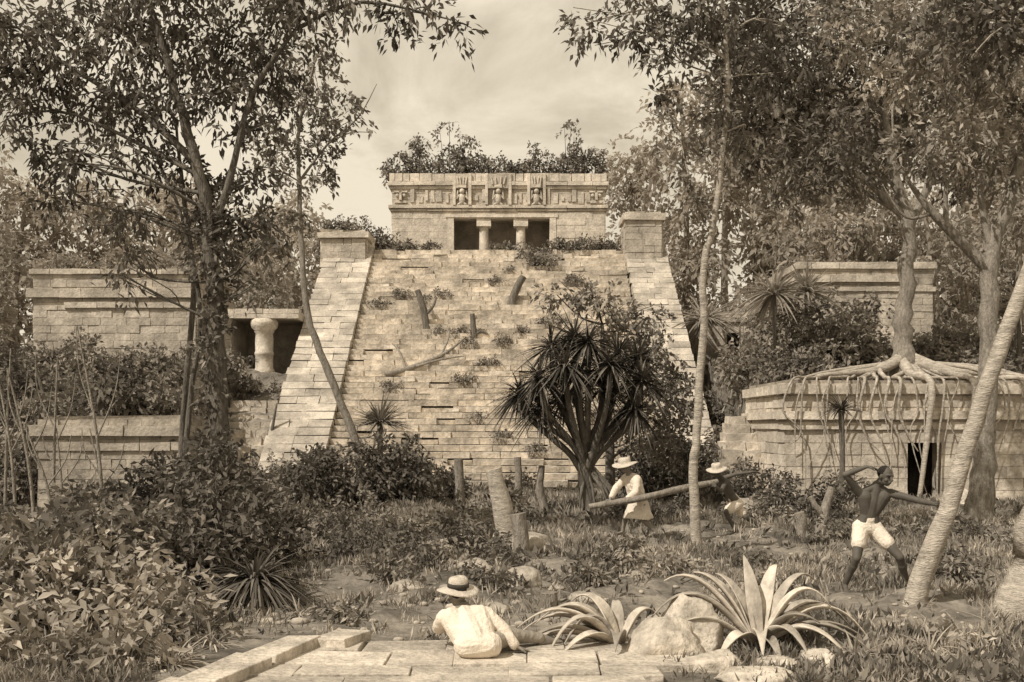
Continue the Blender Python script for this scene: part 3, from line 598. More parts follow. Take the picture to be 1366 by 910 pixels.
bladeplant('yucca_plant','young yucca with upright narrow leaves',-3.65,27.5,130,1.1,.06,M_leafm,droop=(.1,.6),stem=2.1,cat='yucca')
bladeplant('yucca_plant','young spiky yucca before a low ruin',8.6,26,80,.75,.05,M_blade,droop=(.1,.7),stem=2.6,cat='yucca')
for (x,y,ln,st) in [(9.6,36.5,2.2,3.2),(12.4,42,2.2,3),(17.3,34,1.9,2.7),(8.2,42.5,2.2,3.2)]:
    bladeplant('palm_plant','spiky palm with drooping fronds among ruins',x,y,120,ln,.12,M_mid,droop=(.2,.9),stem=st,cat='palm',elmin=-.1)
def agave(label,x,y,spec,lnn=1.,m=M_agave,wd=.17):
    z=float(g(x,y));mb=MB()
    for (az,el,ln,dr) in spec:
        a=math.radians(az);e=math.radians(el);d=(math.cos(a)*math.cos(e),math.sin(a)*math.cos(e),math.sin(e))
        mb.blade((x+d[0]*.07,y+d[1]*.07,z+.02),d,ln*lnn,wd*R.uniform(.8,1.15),dr,R.uniform(.0,1),0,16,.42,R.uniform(2.,3.2))
    o=mb.build('agave_plant',[m],(x,y,z),label=label,category='agave')
    s=o.modifiers.new('s','SOLIDIFY');s.thickness=.012;s.offset=0
agave('large pale agave with long arching fleshy leaves',2.35,9.5,[(95,70,1.1,.25),(62,58,1.25,.35),(35,58,1.3,.45),(20,50,1.35,.7),(8,42,1.4,.9),(-8,36,1.3,.9),(165,55,1.3,.4),(176,50,1.35,.65),(150,62,1.15,.35),(186,38,1.2,.8),(-35,40,1.0,.8),(-65,45,.8,.7),(-100,45,.7,.7),(130,66,1.05,.35),(45,45,1.2,.6),(0,62,1.2,.6),(-20,60,.9,.6),(-90,30,.8,.5),(-130,35,.8,.6),(10,28,1.2,.6)],1.08,wd=.16)
agave('spreading agave with drooping leaves beside a rock',1.02,9.45,[(178,48,1.2,.6),(170,58,1.25,.7),(185,36,1.1,.7),(160,42,1.1,.6),(200,52,1.,.9),(215,42,.8,.7),(140,64,1.05,.55),(-100,45,.6,.6),(90,60,.8,.5),(188,64,1.0,.9),(175,25,.9,.5),(20,64,.8,.6)],1.05,wd=.16)

# rocks: angular, cut by random planes
def rock(label,x,y,sx,sy,sz,seed=0,m=M_rock,z=None,rot=0.,name='boulder'):
    rr=np.random.default_rng(100+seed)
    pl=rr.normal(size=(13,3));pl/=np.linalg.norm(pl,axis=1)[:,None];dd=rr.uniform(.62,.85,13)
    bm=bmesh.new();bmesh.ops.create_icosphere(bm,subdivisions=4,radius=1)
    for v in bm.verts:
        p=np.array(v.co[:])
        for n_,d_ in zip(pl,dd):
            t=p.dot(n_)-d_
            if t>0: p=p-n_*t*.93
        q=Vector(p)*1.3+Vector((seed*3.1,seed*1.7,0))
        f=1+.10*(mnoise.noise(q*1.5))+.06*mnoise.noise(q*4)+.035*mnoise.noise(q*10)
        v.co=Vector((p[0]*sx,p[1]*sy,p[2]*sz))*f*1.2
    me=bpy.data.meshes.new(name);bm.to_mesh(me);bm.free()
    at=me.attributes.new('tone','FLOAT','FACE');at.data.foreach_set('value',np.full(len(me.polygons),.6,np.float32))
    me.polygons.foreach_set('use_smooth',np.ones(len(me.polygons),bool));me.materials.append(m)
    o=bpy.data.objects.new(name,me);col.objects.link(o);o.location=(x,y,(float(g(x,y)) if z is None else z));o.rotation_euler=(0,0,rot);o['label']=label;o['category']='rock';return o
rock('large pale angular boulder beside agaves',1.42,9.2,.40,.27,.34,1,rot=.3)
rock('pale boulder lying beside agaves',1.7,9.55,.28,.24,.42,2)
rock('small pale stone among agave leaves',1.8,8.75,.28,.2,.15,3)
rock('small pale stone among agave leaves',2.35,8.7,.2,.18,.12,4)
rock('low pale stone among agave leaves',2.0,8.35,.3,.2,.12,5)
rock('small pale stone among plants',2.75,8.9,.16,.14,.14,6)
for i,(x,y,a,b,c) in enumerate([(-2.1,19,.55,.4,.35),(-1.4,17.6,.5,.35,.3),(-.8,17.2,.45,.35,.28),(.1,13.4,.3,.25,.22),(-1.9,20.8,.6,.4,.35),(.3,17.4,.35,.3,.25),(-2.9,20,.5,.4,.3),(5.8,24,.6,.4,.4),(-.6,13.9,.3,.25,.16),(2.6,12.,.3,.25,.2),(.9,12.1,.2,.16,.1),(-1.3,12.6,.22,.16,.11),(-.2,10.9,.16,.12,.08),(1.6,10.6,.18,.14,.1),(12.6,27.6,.4,.4,.45),(13.3,27.4,.3,.3,.3),(-10.75,39.9,.25,.25,.5)]):
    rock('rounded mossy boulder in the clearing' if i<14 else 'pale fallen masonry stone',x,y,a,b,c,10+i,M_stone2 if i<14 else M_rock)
for i in range(20):
    k=int(R.integers(6,42));x=R.uniform(-5.8,4.7)
    block((x,34+k*run+.18,(k+1)*rise+.01),(R.uniform(.25,.6),.22,R.uniform(.1,.2)),R.uniform(-.5,.5),'loose fallen block lying on the stairway','loose stairway blocks',M_stair)

def log(name,label,pts,rad,m=M_barkm,cat='stump',n=12,grp=None,extra=()):
    mb=MB();P=smoothline(pts,4);mb.tube(P,interp_r(rad,len(P)),n,.6,0,.09)
    for e,er in extra:
        Q=smoothline(e,4);mb.tube(Q,interp_r(er,len(Q)),7,.6,0,.08)
    return mb.build(name,m,tuple(pts[0]),label=label,category=cat,group=grp)
log('tree_stump','tall pale ringed tree stump leaning slightly',[(-.02,17.5,-.1),(-.18,17.5,.7),(-.33,17.5,1.32)],[.2,.17,.14],M_barkp)
log('tree_stump','short rough cut tree stump',[(.17,16.8,-.1),(.15,16.8,.3),(.1,16.8,.6)],[.15,.13,.13])
log('tree_stump','short dark stump at the stair foot',[(-1.42,27,-.1),(-1.42,27,.5),(-1.45,27,1.2)],[.16,.13,.12])
log('tree_stump','thin cut stump at the stair foot',[(.15,27,-.1),(.18,27,.6),(.15,27,1.25)],[.13,.1,.1])
log('tree_stump','thin bent stump near the yucca',[(.85,25,-.1),(.7,25,.5),(.75,25,1.1)],[.12,.1,.08])
log('tree_stump','small cut stump in the clearing',[(5.5,18.8,-.1),(5.48,18.8,.2),(5.42,18.8,.45)],[.13,.11,.1])
log('tree_stump','small cut stump in the clearing',[(5.75,18.6,-.1),(5.77,18.6,.2),(5.85,18.6,.4)],[.12,.1,.1])
log('tree_stump','low cut stump on bare earth',[(.42,11.2,-.1),(.43,11.2,.05),(.42,11.2,.2)],[.1,.09,.09])
log('tree_stump','low forked stump in the clearing',[(6.6,21,-.1),(6.6,21,.3),(6.75,21,.8)],[.14,.1,.08],extra=[([(6.6,21,.2),(6.4,21,.4),(6.3,21,.6)],[.08,.06,.05])])
def stairpt(x,k,h=0.):
    k=k*N/36; return (x,34+k*run+.15,(k+1)*rise+h)
log('dead_branch','bare forked dead trunk standing on the stairway',[stairpt(-3.6,21,-.2),stairpt(-3.75,21,.7),stairpt(-4.0,21,1.5)],[.16,.14,.12],M_bark,'dead branch',extra=[([stairpt(-3.7,21,.4),stairpt(-3.35,21,.8),stairpt(-3.2,21,1.2)],[.07,.06,.04])])
log('dead_branch','leaning broken stump on the stairway',[stairpt(-.05,25,-.2),stairpt(.15,25,.5),stairpt(.5,25,1.15)],[.2,.17,.15],M_bark,'dead branch')
log('dead_branch','short broken stump on the stairway',[stairpt(-1.55,19,-.2),stairpt(-1.6,19,.4),stairpt(-1.65,19,1.0)],[.12,.12,.1],M_bark,'dead branch',extra=[([stairpt(-1.6,19,.1),stairpt(-1.3,19,.25),stairpt(-1.0,19,.15)],[.08,.06,.04])])
log('dead_branch','long bare forked branch fallen across the stairway',[stairpt(-5.0,13,.1),stairpt(-4.,14,.1),stairpt(-2.7,16,.15),stairpt(-1.9,18,.3)],[.12,.1,.07,.03],M_barkm,'dead branch',extra=[([stairpt(-3.8,14,.15),stairpt(-2.8,14.5,.3),stairpt(-1.9,15,.3)],[.06,.05,.02]),([stairpt(-2.9,15.5,.1),stairpt(-2.6,17.5,.4),stairpt(-2.7,19,.5)],[.05,.04,.02]),([stairpt(-4.2,13.8,.1),stairpt(-4.6,16,.3),stairpt(-4.9,17,.3)],[.05,.04,.02])])
for (x,y,dx,h) in [(-12.2,27,-.7,3.4),(-12.7,27,.2,2.6),(-13.3,27.2,.6,2.2),(-8.8,36,.3,2.)]:
    z=float(g(x,y));log('dead_branch','thin bare dead stem rising from terrace shrubs',[(x,y,z),(x+dx*.4,y,z+h*.5),(x+dx,y,z+h)],[.08,.06,.03],M_bark,'dead branch')
for i in range(9):
    x=-9.6+i*.35+R.uniform(-.1,.1);y=17.5+R.uniform(-1,1);h=R.uniform(2,3.9);dx=R.uniform(-.6,.3)
    log('bare_sapling','thin bare sapling at the forest edge',[(x,y,-.1),(x+dx*.3,y,h*.5),(x+dx,y,h)],[.035,.025,.01],M_barkm,'sapling',6,'bare saplings',extra=[([(x+dx*.3,y,h*.5),(x+dx*.3+.3,y,h*.7),(x+dx*.3+.4,y,h*.9)],[.015,.012,.006]),([(x+dx*.4,y,h*.6),(x+dx*.3-.3,y,h*.8),(x+dx*.3-.35,y,h*1.)],[.015,.012,.006])])

# ------------------------------------------------------------------ ground cover (uncountable)
def cover(seedph,n,m,thr,sz,name_lab,k=5,flat=.6,wdt=.35,pathk=.9):
    mb=MB()
    yy=8.2+R.random(n)**1.4*25;xx=R.uniform(-.62,.62,n)*(yy+2)
    dens=np.sin(xx*1.1+yy*.6+seedph)+np.sin(xx*2.3-yy*1.4+1+seedph*2)+R.normal(size=n)*.6
    path=(np.abs(xx+.4-(yy-10)*.12)<2.6)&(yy<14.3)
    pav=(xx>-2.75)&(xx<1.3)&(yy<9.7)
    man=(xx>3.8)&(xx<5.3)&(yy>10.4)&(yy<13.2)
    duo=(xx>1.6)&(xx<5.2)&(yy>16.5)&(yy<20.5)
    rr=R.random(n)
    keep=(dens>thr)&(~pav)&(~(path&(rr<pathk)))&(~(man&(rr<.85)))&(~(duo&(rr<.8)))
    keep&=~((yy>23.8)&(xx<-7.5));keep&=~((yy>28)&(xx>5.9))
    xx=xx[keep];yy=yy[keep];zz=g(xx,yy);q=len(xx)
    C=np.repeat(np.stack([xx,yy,zz],1),k,0);C+=R.normal(size=C.shape)*[.06,.06,.0]
    D=R.normal(size=C.shape)*.7;D[:,2]=np.abs(D[:,2])+flat
    s=np.repeat((.07+yy*.0045)*R.uniform(.5,1.4,q),k)*sz
    mb.leaves(C,D,s*1.2,s*wdt,np.clip(np.repeat(R.uniform(0,1,q),k)+R.normal(size=q*k)*.15,0,1),0,.1)
    mb.build('ground_cover',m,kind='stuff',label=name_lab,category='grass')
cover(0.,12000,M_leafm,.4,1.,'patchy low herbs covering the forest floor')
cover(2.4,18000,M_leafl,.2,1.,'pale grass blades scattered over the clearing',8,1.2,.14,.8)
cover(4.2,5000,M_leafd,.4,1.2,'dark low herbs scattered over the clearing')
cover(1.1,16000,M_leafm,.2,1.,'fine grass blades scattered over the clearing',8,1.2,.14,.75)
mb=MB();n=1400;yy=9.7+R.random(n)**1.3*14;xx=R.uniform(-.5,.5,n)*(yy+2)
for x,y in zip(xx,yy):
    s=R.uniform(.012,.05)*(1+.5*(R.random()<.1));mb.ellip((x,y,float(g(x,y))+s*.2),(s*R.uniform(.8,1.6),s,s*.6),None,7,4,R.uniform(0,1))
mb.build('pebbles',M_stone2,kind='stuff',label='small stones and rubble strewn over the forest floor',category='stones')
mb=MB();n=3000;xx=np.concatenate([R.uniform(-22,-10.9,n),R.uniform(7.9,22,n)]);yy=R.uniform(32.5,48,2*n);zz=g(xx,yy);k=6
C=np.repeat(np.stack([xx,yy,zz],1),k,0)+R.normal(size=(2*n*k,3))*[.15,.15,0]
D=R.normal(size=C.shape)*.6;D[:,2]=np.abs(D[:,2])+.6
mb.leaves(C,D,R.uniform(.2,.5,len(C)),.12,R.uniform(0,1,len(C)),0)
mb.build('ground_cover',M_leafm,kind='stuff',label='rank grass covering the raised terraces',category='grass')

# ------------------------------------------------------------------ distant forest
def forest(label,items,m,leaf,cover=1.,z0=4.,tk=M_hazetint):
    mb=MB();cl=[]
    for (x,y,top,w) in items:
        zz=z0+1
        while zz<top:
            ww=w*(.55+.45*math.sin(math.pi*min(1,(zz-z0)/(top-z0+.01))**.8))
            for q in range(3): cl.append((x+R.uniform(-.5,.5)*ww,y+R.uniform(-2,2),zz+R.uniform(-.6,.6),R.uniform(.3,.6)*w*.5))
            zz+=w*.35
        mb.tube(smoothline([(x,y,z0-1),(x+R.uniform(-.5,.5),y,(z0+top)/2),(x+R.uniform(-1,1),y,top-1)],3),np.linspace(.3,.08,7),6,.3,1)
    foliage(mb,cl,leaf,.5,cover,10,(.0,1.),0,zs=.8,droop=.5,outl=.7)
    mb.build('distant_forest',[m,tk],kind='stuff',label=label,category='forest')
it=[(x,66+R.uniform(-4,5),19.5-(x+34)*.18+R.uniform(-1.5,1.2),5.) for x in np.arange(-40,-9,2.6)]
forest('wall of jungle trees, haze put into pale leaf colour',it,M_hazetint,.42,1.)
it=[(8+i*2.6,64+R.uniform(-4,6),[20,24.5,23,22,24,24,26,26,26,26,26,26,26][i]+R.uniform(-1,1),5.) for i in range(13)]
forest('jungle trees with haze-tinted leaves towering behind the ruins',it,M_hazetint,.42,1.)
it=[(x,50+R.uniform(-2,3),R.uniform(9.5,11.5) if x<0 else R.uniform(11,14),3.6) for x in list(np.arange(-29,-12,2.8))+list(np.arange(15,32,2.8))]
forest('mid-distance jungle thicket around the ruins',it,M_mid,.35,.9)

# ------------------------------------------------------------------ people
def nv(v): v=np.array(v,float);return v/np.linalg.norm(v)
def hand(mb,w,d,nrm,side=1,curl=.4,s=1.):
    w=np.array(w,float);d=nv(d);nrm=np.array(nrm,float);nrm=nv(nrm-d*nrm.dot(d));ac=np.cross(d,nrm)*side
    offs=(-.032,-.011,.011,.031);ln=(.052,.066,.074,.066)
    for o,l in zip(offs,ln):
        kn=w+d*.088*s+ac*o*s
        mb.capsule(w+ac*o*.5*s,kn,.017*s,.0125*s,8)
        p=kn;ang=0.
        for j,f in enumerate((.45,.32,.26)):
            ang+=curl*(.8+.3*j);dd=d*math.cos(ang)+nrm*math.sin(ang);q=p+dd*l*f*s*1.25
            mb.capsule(p,q,(.0095-.0008*j)*s,(.009-.0008*j)*s,8);p=q
    t0=w+d*.025*s+ac*.026*s;t1=t0+nv(d*.6+ac*.8+nrm*.2)*.04*s;t2=t1+nv(d*.9+ac*.3+nrm*.4)*.032*s
    mb.capsule(t0,t1,.015*s,.012*s,8);mb.capsule(t1,t2,.011*s,.009*s,8)
def remesh(mb,name,m,base,par,vox,label=None,smooth=3,fold=0.):
    o=mb.build(name,m,base,par)
    r=o.modifiers.new('r','REMESH');r.mode='VOXEL';r.voxel_size=vox;r.use_smooth_shade=True
    s=o.modifiers.new('s','SMOOTH');s.iterations=smooth;s.factor=.5
    dg=bpy.context.evaluated_depsgraph_get();me=bpy.data.meshes.new_from_object(o.evaluated_get(dg))
    o.modifiers.clear();o.data=me
    if fold:
        n=len(me.vertices);co=np.empty(n*3);me.vertices.foreach_get('co',co);co=co.reshape(-1,3)
        no=np.array([v.normal[:] for v in me.vertices])
        ph=co[:,0]*38+co[:,1]*31+5*np.sin(co[:,2]*9+co[:,0]*7)+2.5*np.sin(co[:,2]*23)
        f=(1-np.abs(np.sin(ph*.5)))**2-.3+.4*np.sin(co[:,2]*30+co[:,0]*20+2*np.sin(co[:,1]*25))
        co+=no*(f*fold)[:,None];me.vertices.foreach_set('co',co.ravel());me.update()
    if not me.materials: me.materials.append(m)
    if 'tone' in me.attributes: me.attributes.remove(me.attributes['tone'])
    at=me.attributes.new('tone','FLOAT','FACE');at.data.foreach_set('value',np.full(len(me.polygons),.5,np.float32))
    me.polygons.foreach_set('use_smooth',np.ones(len(me.polygons),bool))
    if label:o['label']=label
    return o
def frame(f,up=(0,0,1)):
    f=nv(f);up=np.array(up,float);r=nv(np.cross(f,up));u=np.cross(r,f);return np.stack([r,f,u],1)
def person(label,J,face,skin,hands,hat=None,hair=True,hatband=True,hatsc=1.,headup=(0,0,1)):
    A={k:np.array(v,float) for k,v in J.items()};base=tuple((A['anL']+A['anR'])/2*np.array([1,1,0]))
    r=root('person',base,label,'person');mb=MB()
    H=A['head'];Fm=frame(face,headup)
    L=lambda x,y,z:H+Fm@np.array([x,y,z])
    mb.ellip(L(0,-.01,.02),(.074,.094,.098),Fm);mb.ellip(L(0,.02,-.045),(.058,.068,.068),Fm);mb.capsule(L(0,.045,-.085),L(0,.06,-.08),.028,.024)
    mb.capsule(L(0,.085,.02),L(0,.108,-.022),.011,.018,8);mb.ellip(L(0,.088,-.052),(.026,.014,.007),Fm);mb.ellip(L(0,.086,-.066),(.022,.013,.008),Fm)
    for s in (-1,1):
        mb.ellip(L(s*.076,-.005,-.005),(.012,.02,.032),Fm);mb.capsule(L(s*.015,.082,.036),L(s*.045,.07,.036),.012,.010,8);mb.ellip(L(s*.04,.055,-.03),(.022,.025,.022),Fm)
    mb.capsule(A['neck'],L(0,-.02,-.05),.058,.054)
    c=A['chest'];p=A['pelvis']
    for s in 'LR':
        sh=A['sh'+s];hp=A['hip'+s];el=A['el'+s];wr=A['wr'+s];kn=A['kn'+s];an=A['an'+s]
        mb.capsule(sh*.6+c*.4,(c+p)/2+(hp-p)*.45,.092,.072);mb.capsule((c+p)/2+(hp-p)*.45,hp*.85+p*.15,.072,.09)
        mb.capsule(A['neck'],sh*.9+c*.1,.05,.05);mb.capsule(sh,sh*.6+el*.4,.056,.047);mb.capsule(sh*.6+el*.4,el,.048,.037);mb.capsule(el,el*.7+wr*.3,.038,.037);mb.capsule(el*.7+wr*.3,wr,.037,.024)
        mb.capsule(hp,kn,.088,.054);mb.capsule(kn,an,.052,.034);k1=kn*.72+an*.28;mb.capsule(k1,kn*.55+an*.45,.054,.046)
        td=J.get('toe'+s,(0,-1,0));td=nv(td);mb.capsule(an-td*.04-np.array([0,0,.03]),an+td*.13-np.array([0,0,.045]),.036,.026);mb.capsule(an,an+td*.08-np.array([0,0,.04]),.036,.03)
        rt=np.cross(td,[0,0,1.])
        for q in (-.024,-.008,.008,.022): mb.capsule(an+td*.13+rt*q-np.array([0,0,.05]),an+td*.17+rt*q-np.array([0,0,.055]),.011,.010,8)
        hd=hands[s];hand(mb,wr,hd[0],hd[1],hd[2],hd[3])
    mb.capsule(A['neck'],c,.065,.095);mb.capsule(c,p,.095,.09);mb.capsule(A['hipL'],A['hipR'],.095,.095)
    remesh(mb,'body',skin,base,r,.0065,smooth=2)
    for s in (-1,1):
        mb=MB();mb.ellip(L(s*.033,.079,.014),(.013,.008,.007),Fm,10,6);mb.build('eye',M_eye,base,r)
    if hair:
        mb=MB();mb.ellip(L(0,-.032,.04),(.082,.088,.088),Fm);remesh(mb,'hair',M_hair,base,r,.01,smooth=1,fold=.004)
    if hat is not None:
        ca,sa=math.cos(hat),math.sin(hat);hm=Fm@np.array([[1,0,0],[0,ca,-sa],[0,sa,ca]])
        k=hatsc;mb=MB()
        prof=[(.21*k,-.012),(.18*k,.0),(.105*k,.012),(.1*k,.02),(.098*k,.06),(.092*k,.095),(.075*k,.112),(.04*k,.118),(.001,.119)]
        mb.lathe(L(0,-.01,.055),prof,hm,wob=.07);o=mb.build('hat',M_straw,base,r);o['label']='broad-brimmed straw hat'
        s=o.modifiers.new('s','SOLIDIFY');s.thickness=.008
        if hatband:
            mb=MB();mb.lathe(L(0,-.01,.055),[(.107*k,.022),(.105*k,.062)],hm);o=mb.build('hat_band',M_band,base,r);s=o.modifiers.new('s','SOLIDIFY');s.thickness=.004
    return r,A,base
def torso_cloth(mb,A,ex=.02):
    c=A['chest'];p=A['pelvis']
    for s in 'LR':
        sh=A['sh'+s];hp=A['hip'+s]
        mb.capsule(sh*.65+c*.35,hp*.9+c*.1,.095+ex,.10+ex);mb.capsule(A['neck']*.5+sh*.5,sh*.97+c*.03,.045+ex,.056+ex);mb.capsule(A['neck']*.5+c*.5,c,.08+ex,.1+ex)
    mb.capsule(c,p,.11+ex,.11+ex)
def sleeves(mb,A,t=.95,ex=.018):
    for s in 'LR':
        sh=A['sh'+s];el=A['el'+s];wr=A['wr'+s];mb.capsule(sh,el,.06+ex,.05+ex);mb.capsule(el,el*(1-t)+wr*t,.048+ex,.034+ex)
def shorts(mb,A,t=.7,ex=.02):
    mb.capsule(A['hipL'],A['hipR'],.095+ex,.095+ex);mb.capsule(A['pelvis'],A['pelvis']+(A['chest']-A['pelvis'])*.2,.09+ex,.085+ex)
    for s in 'LR':
        hp=A['hip'+s];kn=A['kn'+s];mb.capsule(hp,hp*(1-t)+kn*t,.09+ex,.078+ex)
# man in tunic
ox,oy=2.35,19.1;gz=float(g(ox,oy))
P=lambda x,y,z:(ox+x,oy+y,z+gz)
J=dict(head=P(-.19,-.06,1.35),neck=P(-.11,-.02,1.22),chest=P(-.03,0,1.03),pelvis=P(.08,0,.68),shL=P(.03,-.18,1.12),shR=P(-.13,.15,1.14),elL=P(-.02,-.32,.87),wrL=P(-.22,-.36,.74),elR=P(-.36,.04,.92),wrR=P(-.5,-.24,.72),
 hipL=P(.12,-.09,.64),hipR=P(.04,.09,.64),knL=P(.14,-.1,.34),anL=P(.40,-.08,.1),knR=P(-.15,.1,.4),anR=P(-.22,.1,.08),toeL=(-1,-.3,-.1),toeR=(-1,-.3,0))
r,A,base=person('man in white tunic and broad straw hat carrying a log',J,(-.8,-.55,-.2),M_skin2,dict(L=((-.7,.2,-.5),(-.1,.6,.7),-1,.9),R=((-.3,-.7,-.3),(0,-.4,.9),1,.8)),hat=.0,hatsc=1.2,hatband=False)
mb=MB();torso_cloth(mb,A,.02);sleeves(mb,A,.7,.02)
for k in range(34):
    a=k/34*2*math.pi;rx=.26+.02*math.sin(5*a+1);bt=A['pelvis']+np.array([rx*math.cos(a)-.02,rx*.85*math.sin(a),-.31+.015*math.sin(2*a)])
    mb.capsule(A['pelvis']+np.array([.08*math.cos(a),.07*math.sin(a),.1]),bt,.06,.026)
mb.capsule(A['pelvis'],A['pelvis']-np.array([0,0,.14]),.13,.16)
remesh(mb,'tunic',M_cloth,base,r,.010,'loose white cotton tunic with rolled sleeves',2,fold=.007)
log('carried_log','long rough log carried between two men',[(1.45,18.74,.6+gz),(1.85,18.76,.67+gz),(2.4,18.72,.76+gz),(3.2,19.0,.92+gz),(4.0,19.42,1.04+gz)],[.055,.06,.065,.065,.05],M_barkm,'log')
# crouching man
gz=float(g(4.4,20));O=np.array([.12,0,gz])
J=dict(head=(3.93,19.7,1.22),neck=(4.03,19.83,1.1),chest=(4.14,19.95,.93),pelvis=(4.38,20.1,.62),shL=(4.13,19.76,1.03),shR=(4.12,20.12,1.06),elL=(3.98,19.52,.84),wrL=(3.82,19.28,.95),elR=(4.4,20.0,1.16),wrR=(4.66,19.9,1.2),
 hipL=(4.42,20.,.56),hipR=(4.34,20.2,.56),knL=(4.12,19.75,.42),anL=(4.3,19.8,.08),knR=(4.56,19.98,.3),anR=(4.86,20.15,.12),toeL=(-1,-.5,0),toeR=(-.7,-.6,-.1))
J={k:(v if k[:3]=='toe' else tuple(np.array(v)+O)) for k,v in J.items()}
r,A,base=person('shirtless crouching man in hat and white shorts steadying a log',J,(-.6,-.75,-.25),M_skin,dict(L=((-.5,.2,.7),(.2,.9,-.3),1,.8),R=((1,-.2,.1),(0,-.3,-1),1,.2)),hat=.0,hatband=False)
mb=MB();shorts(mb,A,.75);remesh(mb,'shorts',M_cloth,base,r,.009,'baggy white shorts',2,fold=.005)
# right man
gz=float(g(4.55,12.35));O=np.array([-.02,0,gz])
J=dict(head=(4.62,12.26,1.45),neck=(4.55,12.36,1.33),chest=(4.51,12.4,1.13),pelvis=(4.46,12.44,.85),shR=(4.34,12.38,1.24),shL=(4.71,12.34,1.24),elR=(4.13,12.28,1.47),wrR=(4.37,12.22,1.57),elL=(4.97,12.1,1.16),wrL=(5.05,11.8,1.14),
 hipR=(4.38,12.44,.80),hipL=(4.54,12.44,.80),knR=(4.27,12.28,.44),anR=(4.2,12.5,.07),knL=(4.78,12.22,.46),anL=(4.96,12.42,.07),toeR=(-.2,-1,0),toeL=(.4,-1,0))
J={k:(v if k[:3]=='toe' else tuple(np.array(v)+O)) for k,v in J.items()}
r,A,base=person('shirtless man in white shorts, arm raised to head, gripping trunk',J,(.45,-.9,-.25),M_skin,dict(R=((.9,.1,-.1),(.2,.2,-.9),-1,.35),L=((-.1,-.9,.1),(-.9,-.1,0),1,.45)),hat=None)
mb=MB();shorts(mb,A,.52,.014);remesh(mb,'shorts',M_cloth,base,r,.008,'loose white cotton shorts',2,fold=.004)
# reclining man
O=np.array([0,0,.02])
J=dict(head=(-.5,9.2,.49),neck=(-.45,9.12,.39),chest=(-.4,9.0,.27),pelvis=(-.32,8.82,.12),shL=(-.61,9.06,.31),shR=(-.24,9.06,.34),elL=(-.68,9.26,.18),wrL=(-.5,9.4,.16),elR=(-.08,9.02,.2),wrR=(.04,8.98,.06),
 hipL=(-.41,8.88,.12),hipR=(-.24,8.88,.12),knL=(-.25,9.26,.22),anL=(.10,9.34,.08),knR=(.04,9.16,.12),anR=(.30,9.3,.07),toeL=(1,.2,.1),toeR=(1,.3,.1))
J={k:(v if k[:3]=='toe' else tuple(np.array(v)+O)) for k,v in J.items()}
r,A,base=person('reclining man seen from behind in white shirt and banded straw hat',J,(-.35,1,-.1),M_skin2,dict(L=((.3,.8,-.2),(.3,-.2,-.9),-1,.4),R=((.5,.2,-.2),(0,0,-1),-1,.1)),hat=.2,hatsc=.95)
mb=MB();torso_cloth(mb,A,.016);sleeves(mb,A,.85,.016);mb.capsule(A['pelvis']+np.array([-.08,-.02,-.01]),A['pelvis']+np.array([.12,0,-.01]),.115,.115)
remesh(mb,'shirt',M_cloth,base,r,.008,'loose rumpled white shirt',2,fold=.006)
mb=MB();mb.capsule(A['hipL'],A['hipR'],.1,.1)
for s in 'LR': mb.capsule(A['hip'+s],A['kn'+s],.1,.07);mb.capsule(A['kn'+s],A['kn'+s]*.15+A['an'+s]*.85,.068,.05)
remesh(mb,'trousers',M_trouser,base,r,.009,None,2,fold=.004)

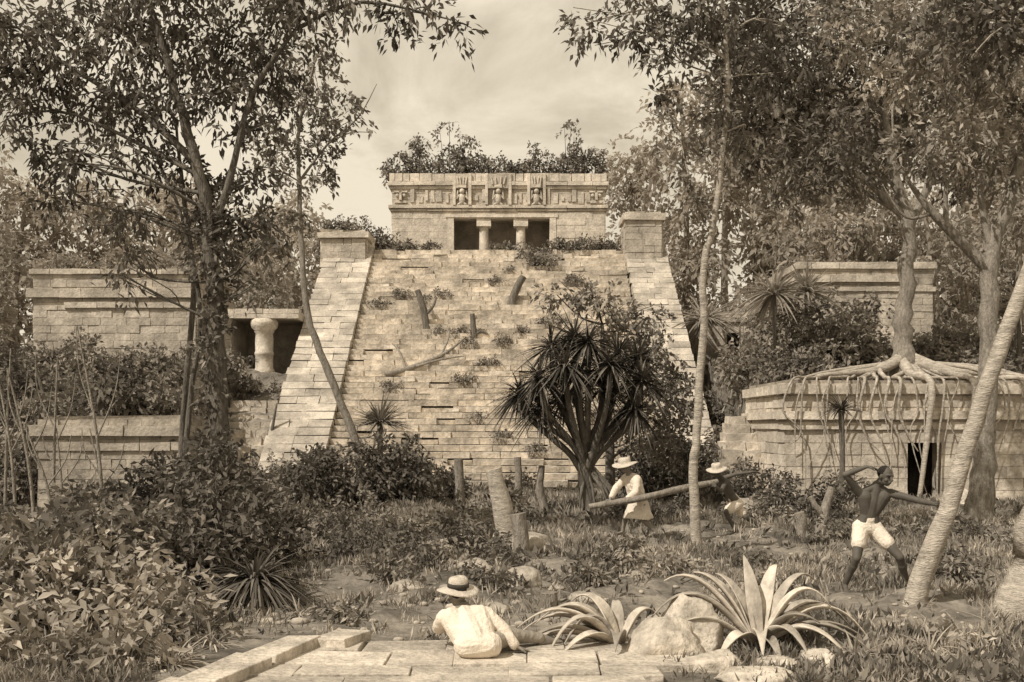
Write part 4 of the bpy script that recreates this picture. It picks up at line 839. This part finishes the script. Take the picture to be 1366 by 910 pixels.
# ------------------------------------------------------------------ world, sun, camera
el=math.radians(48);az_vec=nv((-.75,-.66,0))
sv=Vector((az_vec[0]*math.cos(el),az_vec[1]*math.cos(el),math.sin(el)))
sun=bpy.data.lights.new('sun','SUN');sun.energy=4.2;sun.angle=math.radians(.6);sun.color=(1,.94,.85)
so=bpy.data.objects.new('sun',sun);so.rotation_euler=sv.to_track_quat('Z','Y').to_euler();so.location=(0,0,30);col.objects.link(so)
w=bpy.data.worlds.new('World');scene.world=w;w.use_nodes=True;nt=w.node_tree;Nn=nt.nodes;K=nt.links
bg=Nn['Background']
sky=Nn.new('ShaderNodeTexSky');sky.sky_type='NISHITA';sky.sun_disc=False;sky.sun_elevation=el;sky.sun_rotation=math.atan2(sv.x,sv.y);sky.dust_density=4
bw=Nn.new('ShaderNodeRGBToBW');K.new(sky.outputs[0],bw.inputs[0])
tint=Nn.new('ShaderNodeVectorMath');tint.operation='SCALE';tint.inputs[0].default_value=(1.,.87,.66);K.new(bw.outputs[0],tint.inputs['Scale'])
tc=Nn.new('ShaderNodeTexCoord');mp=Nn.new('ShaderNodeMapping');mp.inputs['Scale'].default_value=(1,1,1.8);mp.inputs['Rotation'].default_value=(0,.35,0);mp.inputs['Location'].default_value=(.35,0,.2);K.new(tc.outputs['Generated'],mp.inputs['Vector'])
nz=Nn.new('ShaderNodeTexNoise');nz.inputs['Scale'].default_value=4.4;nz.inputs['Detail'].default_value=11;nz.inputs['Roughness'].default_value=.6;nz.inputs['Distortion'].default_value=.5;K.new(mp.outputs[0],nz.inputs['Vector'])
cr=Nn.new('ShaderNodeValToRGB');cr.color_ramp.elements[0].position=.42;cr.color_ramp.elements[1].position=.58
cr.color_ramp.elements[0].color=(6.7,5.85,4.45,1);cr.color_ramp.elements[1].color=(9.6,8.5,6.7,1);K.new(nz.outputs['Fac'],cr.inputs[0])
mix=Nn.new('ShaderNodeMixRGB');mix.inputs[0].default_value=.9;K.new(tint.outputs[0],mix.inputs[1]);K.new(cr.outputs[0],mix.inputs[2])
K.new(mix.outputs[0],bg.inputs['Color']);bg.inputs['Strength'].default_value=.1
cam=bpy.data.cameras.new('camera');co=bpy.data.objects.new('camera',cam);col.objects.link(co)
co.location=(0,0,2.06);co.rotation_euler=(math.radians(90),0,0);cam.lens=35;cam.sensor_width=36;cam.shift_y=.0842;cam.clip_end=3000
scene.camera=co
scene.view_settings.view_transform='Standard';scene.view_settings.look='None';scene.view_settings.exposure=0
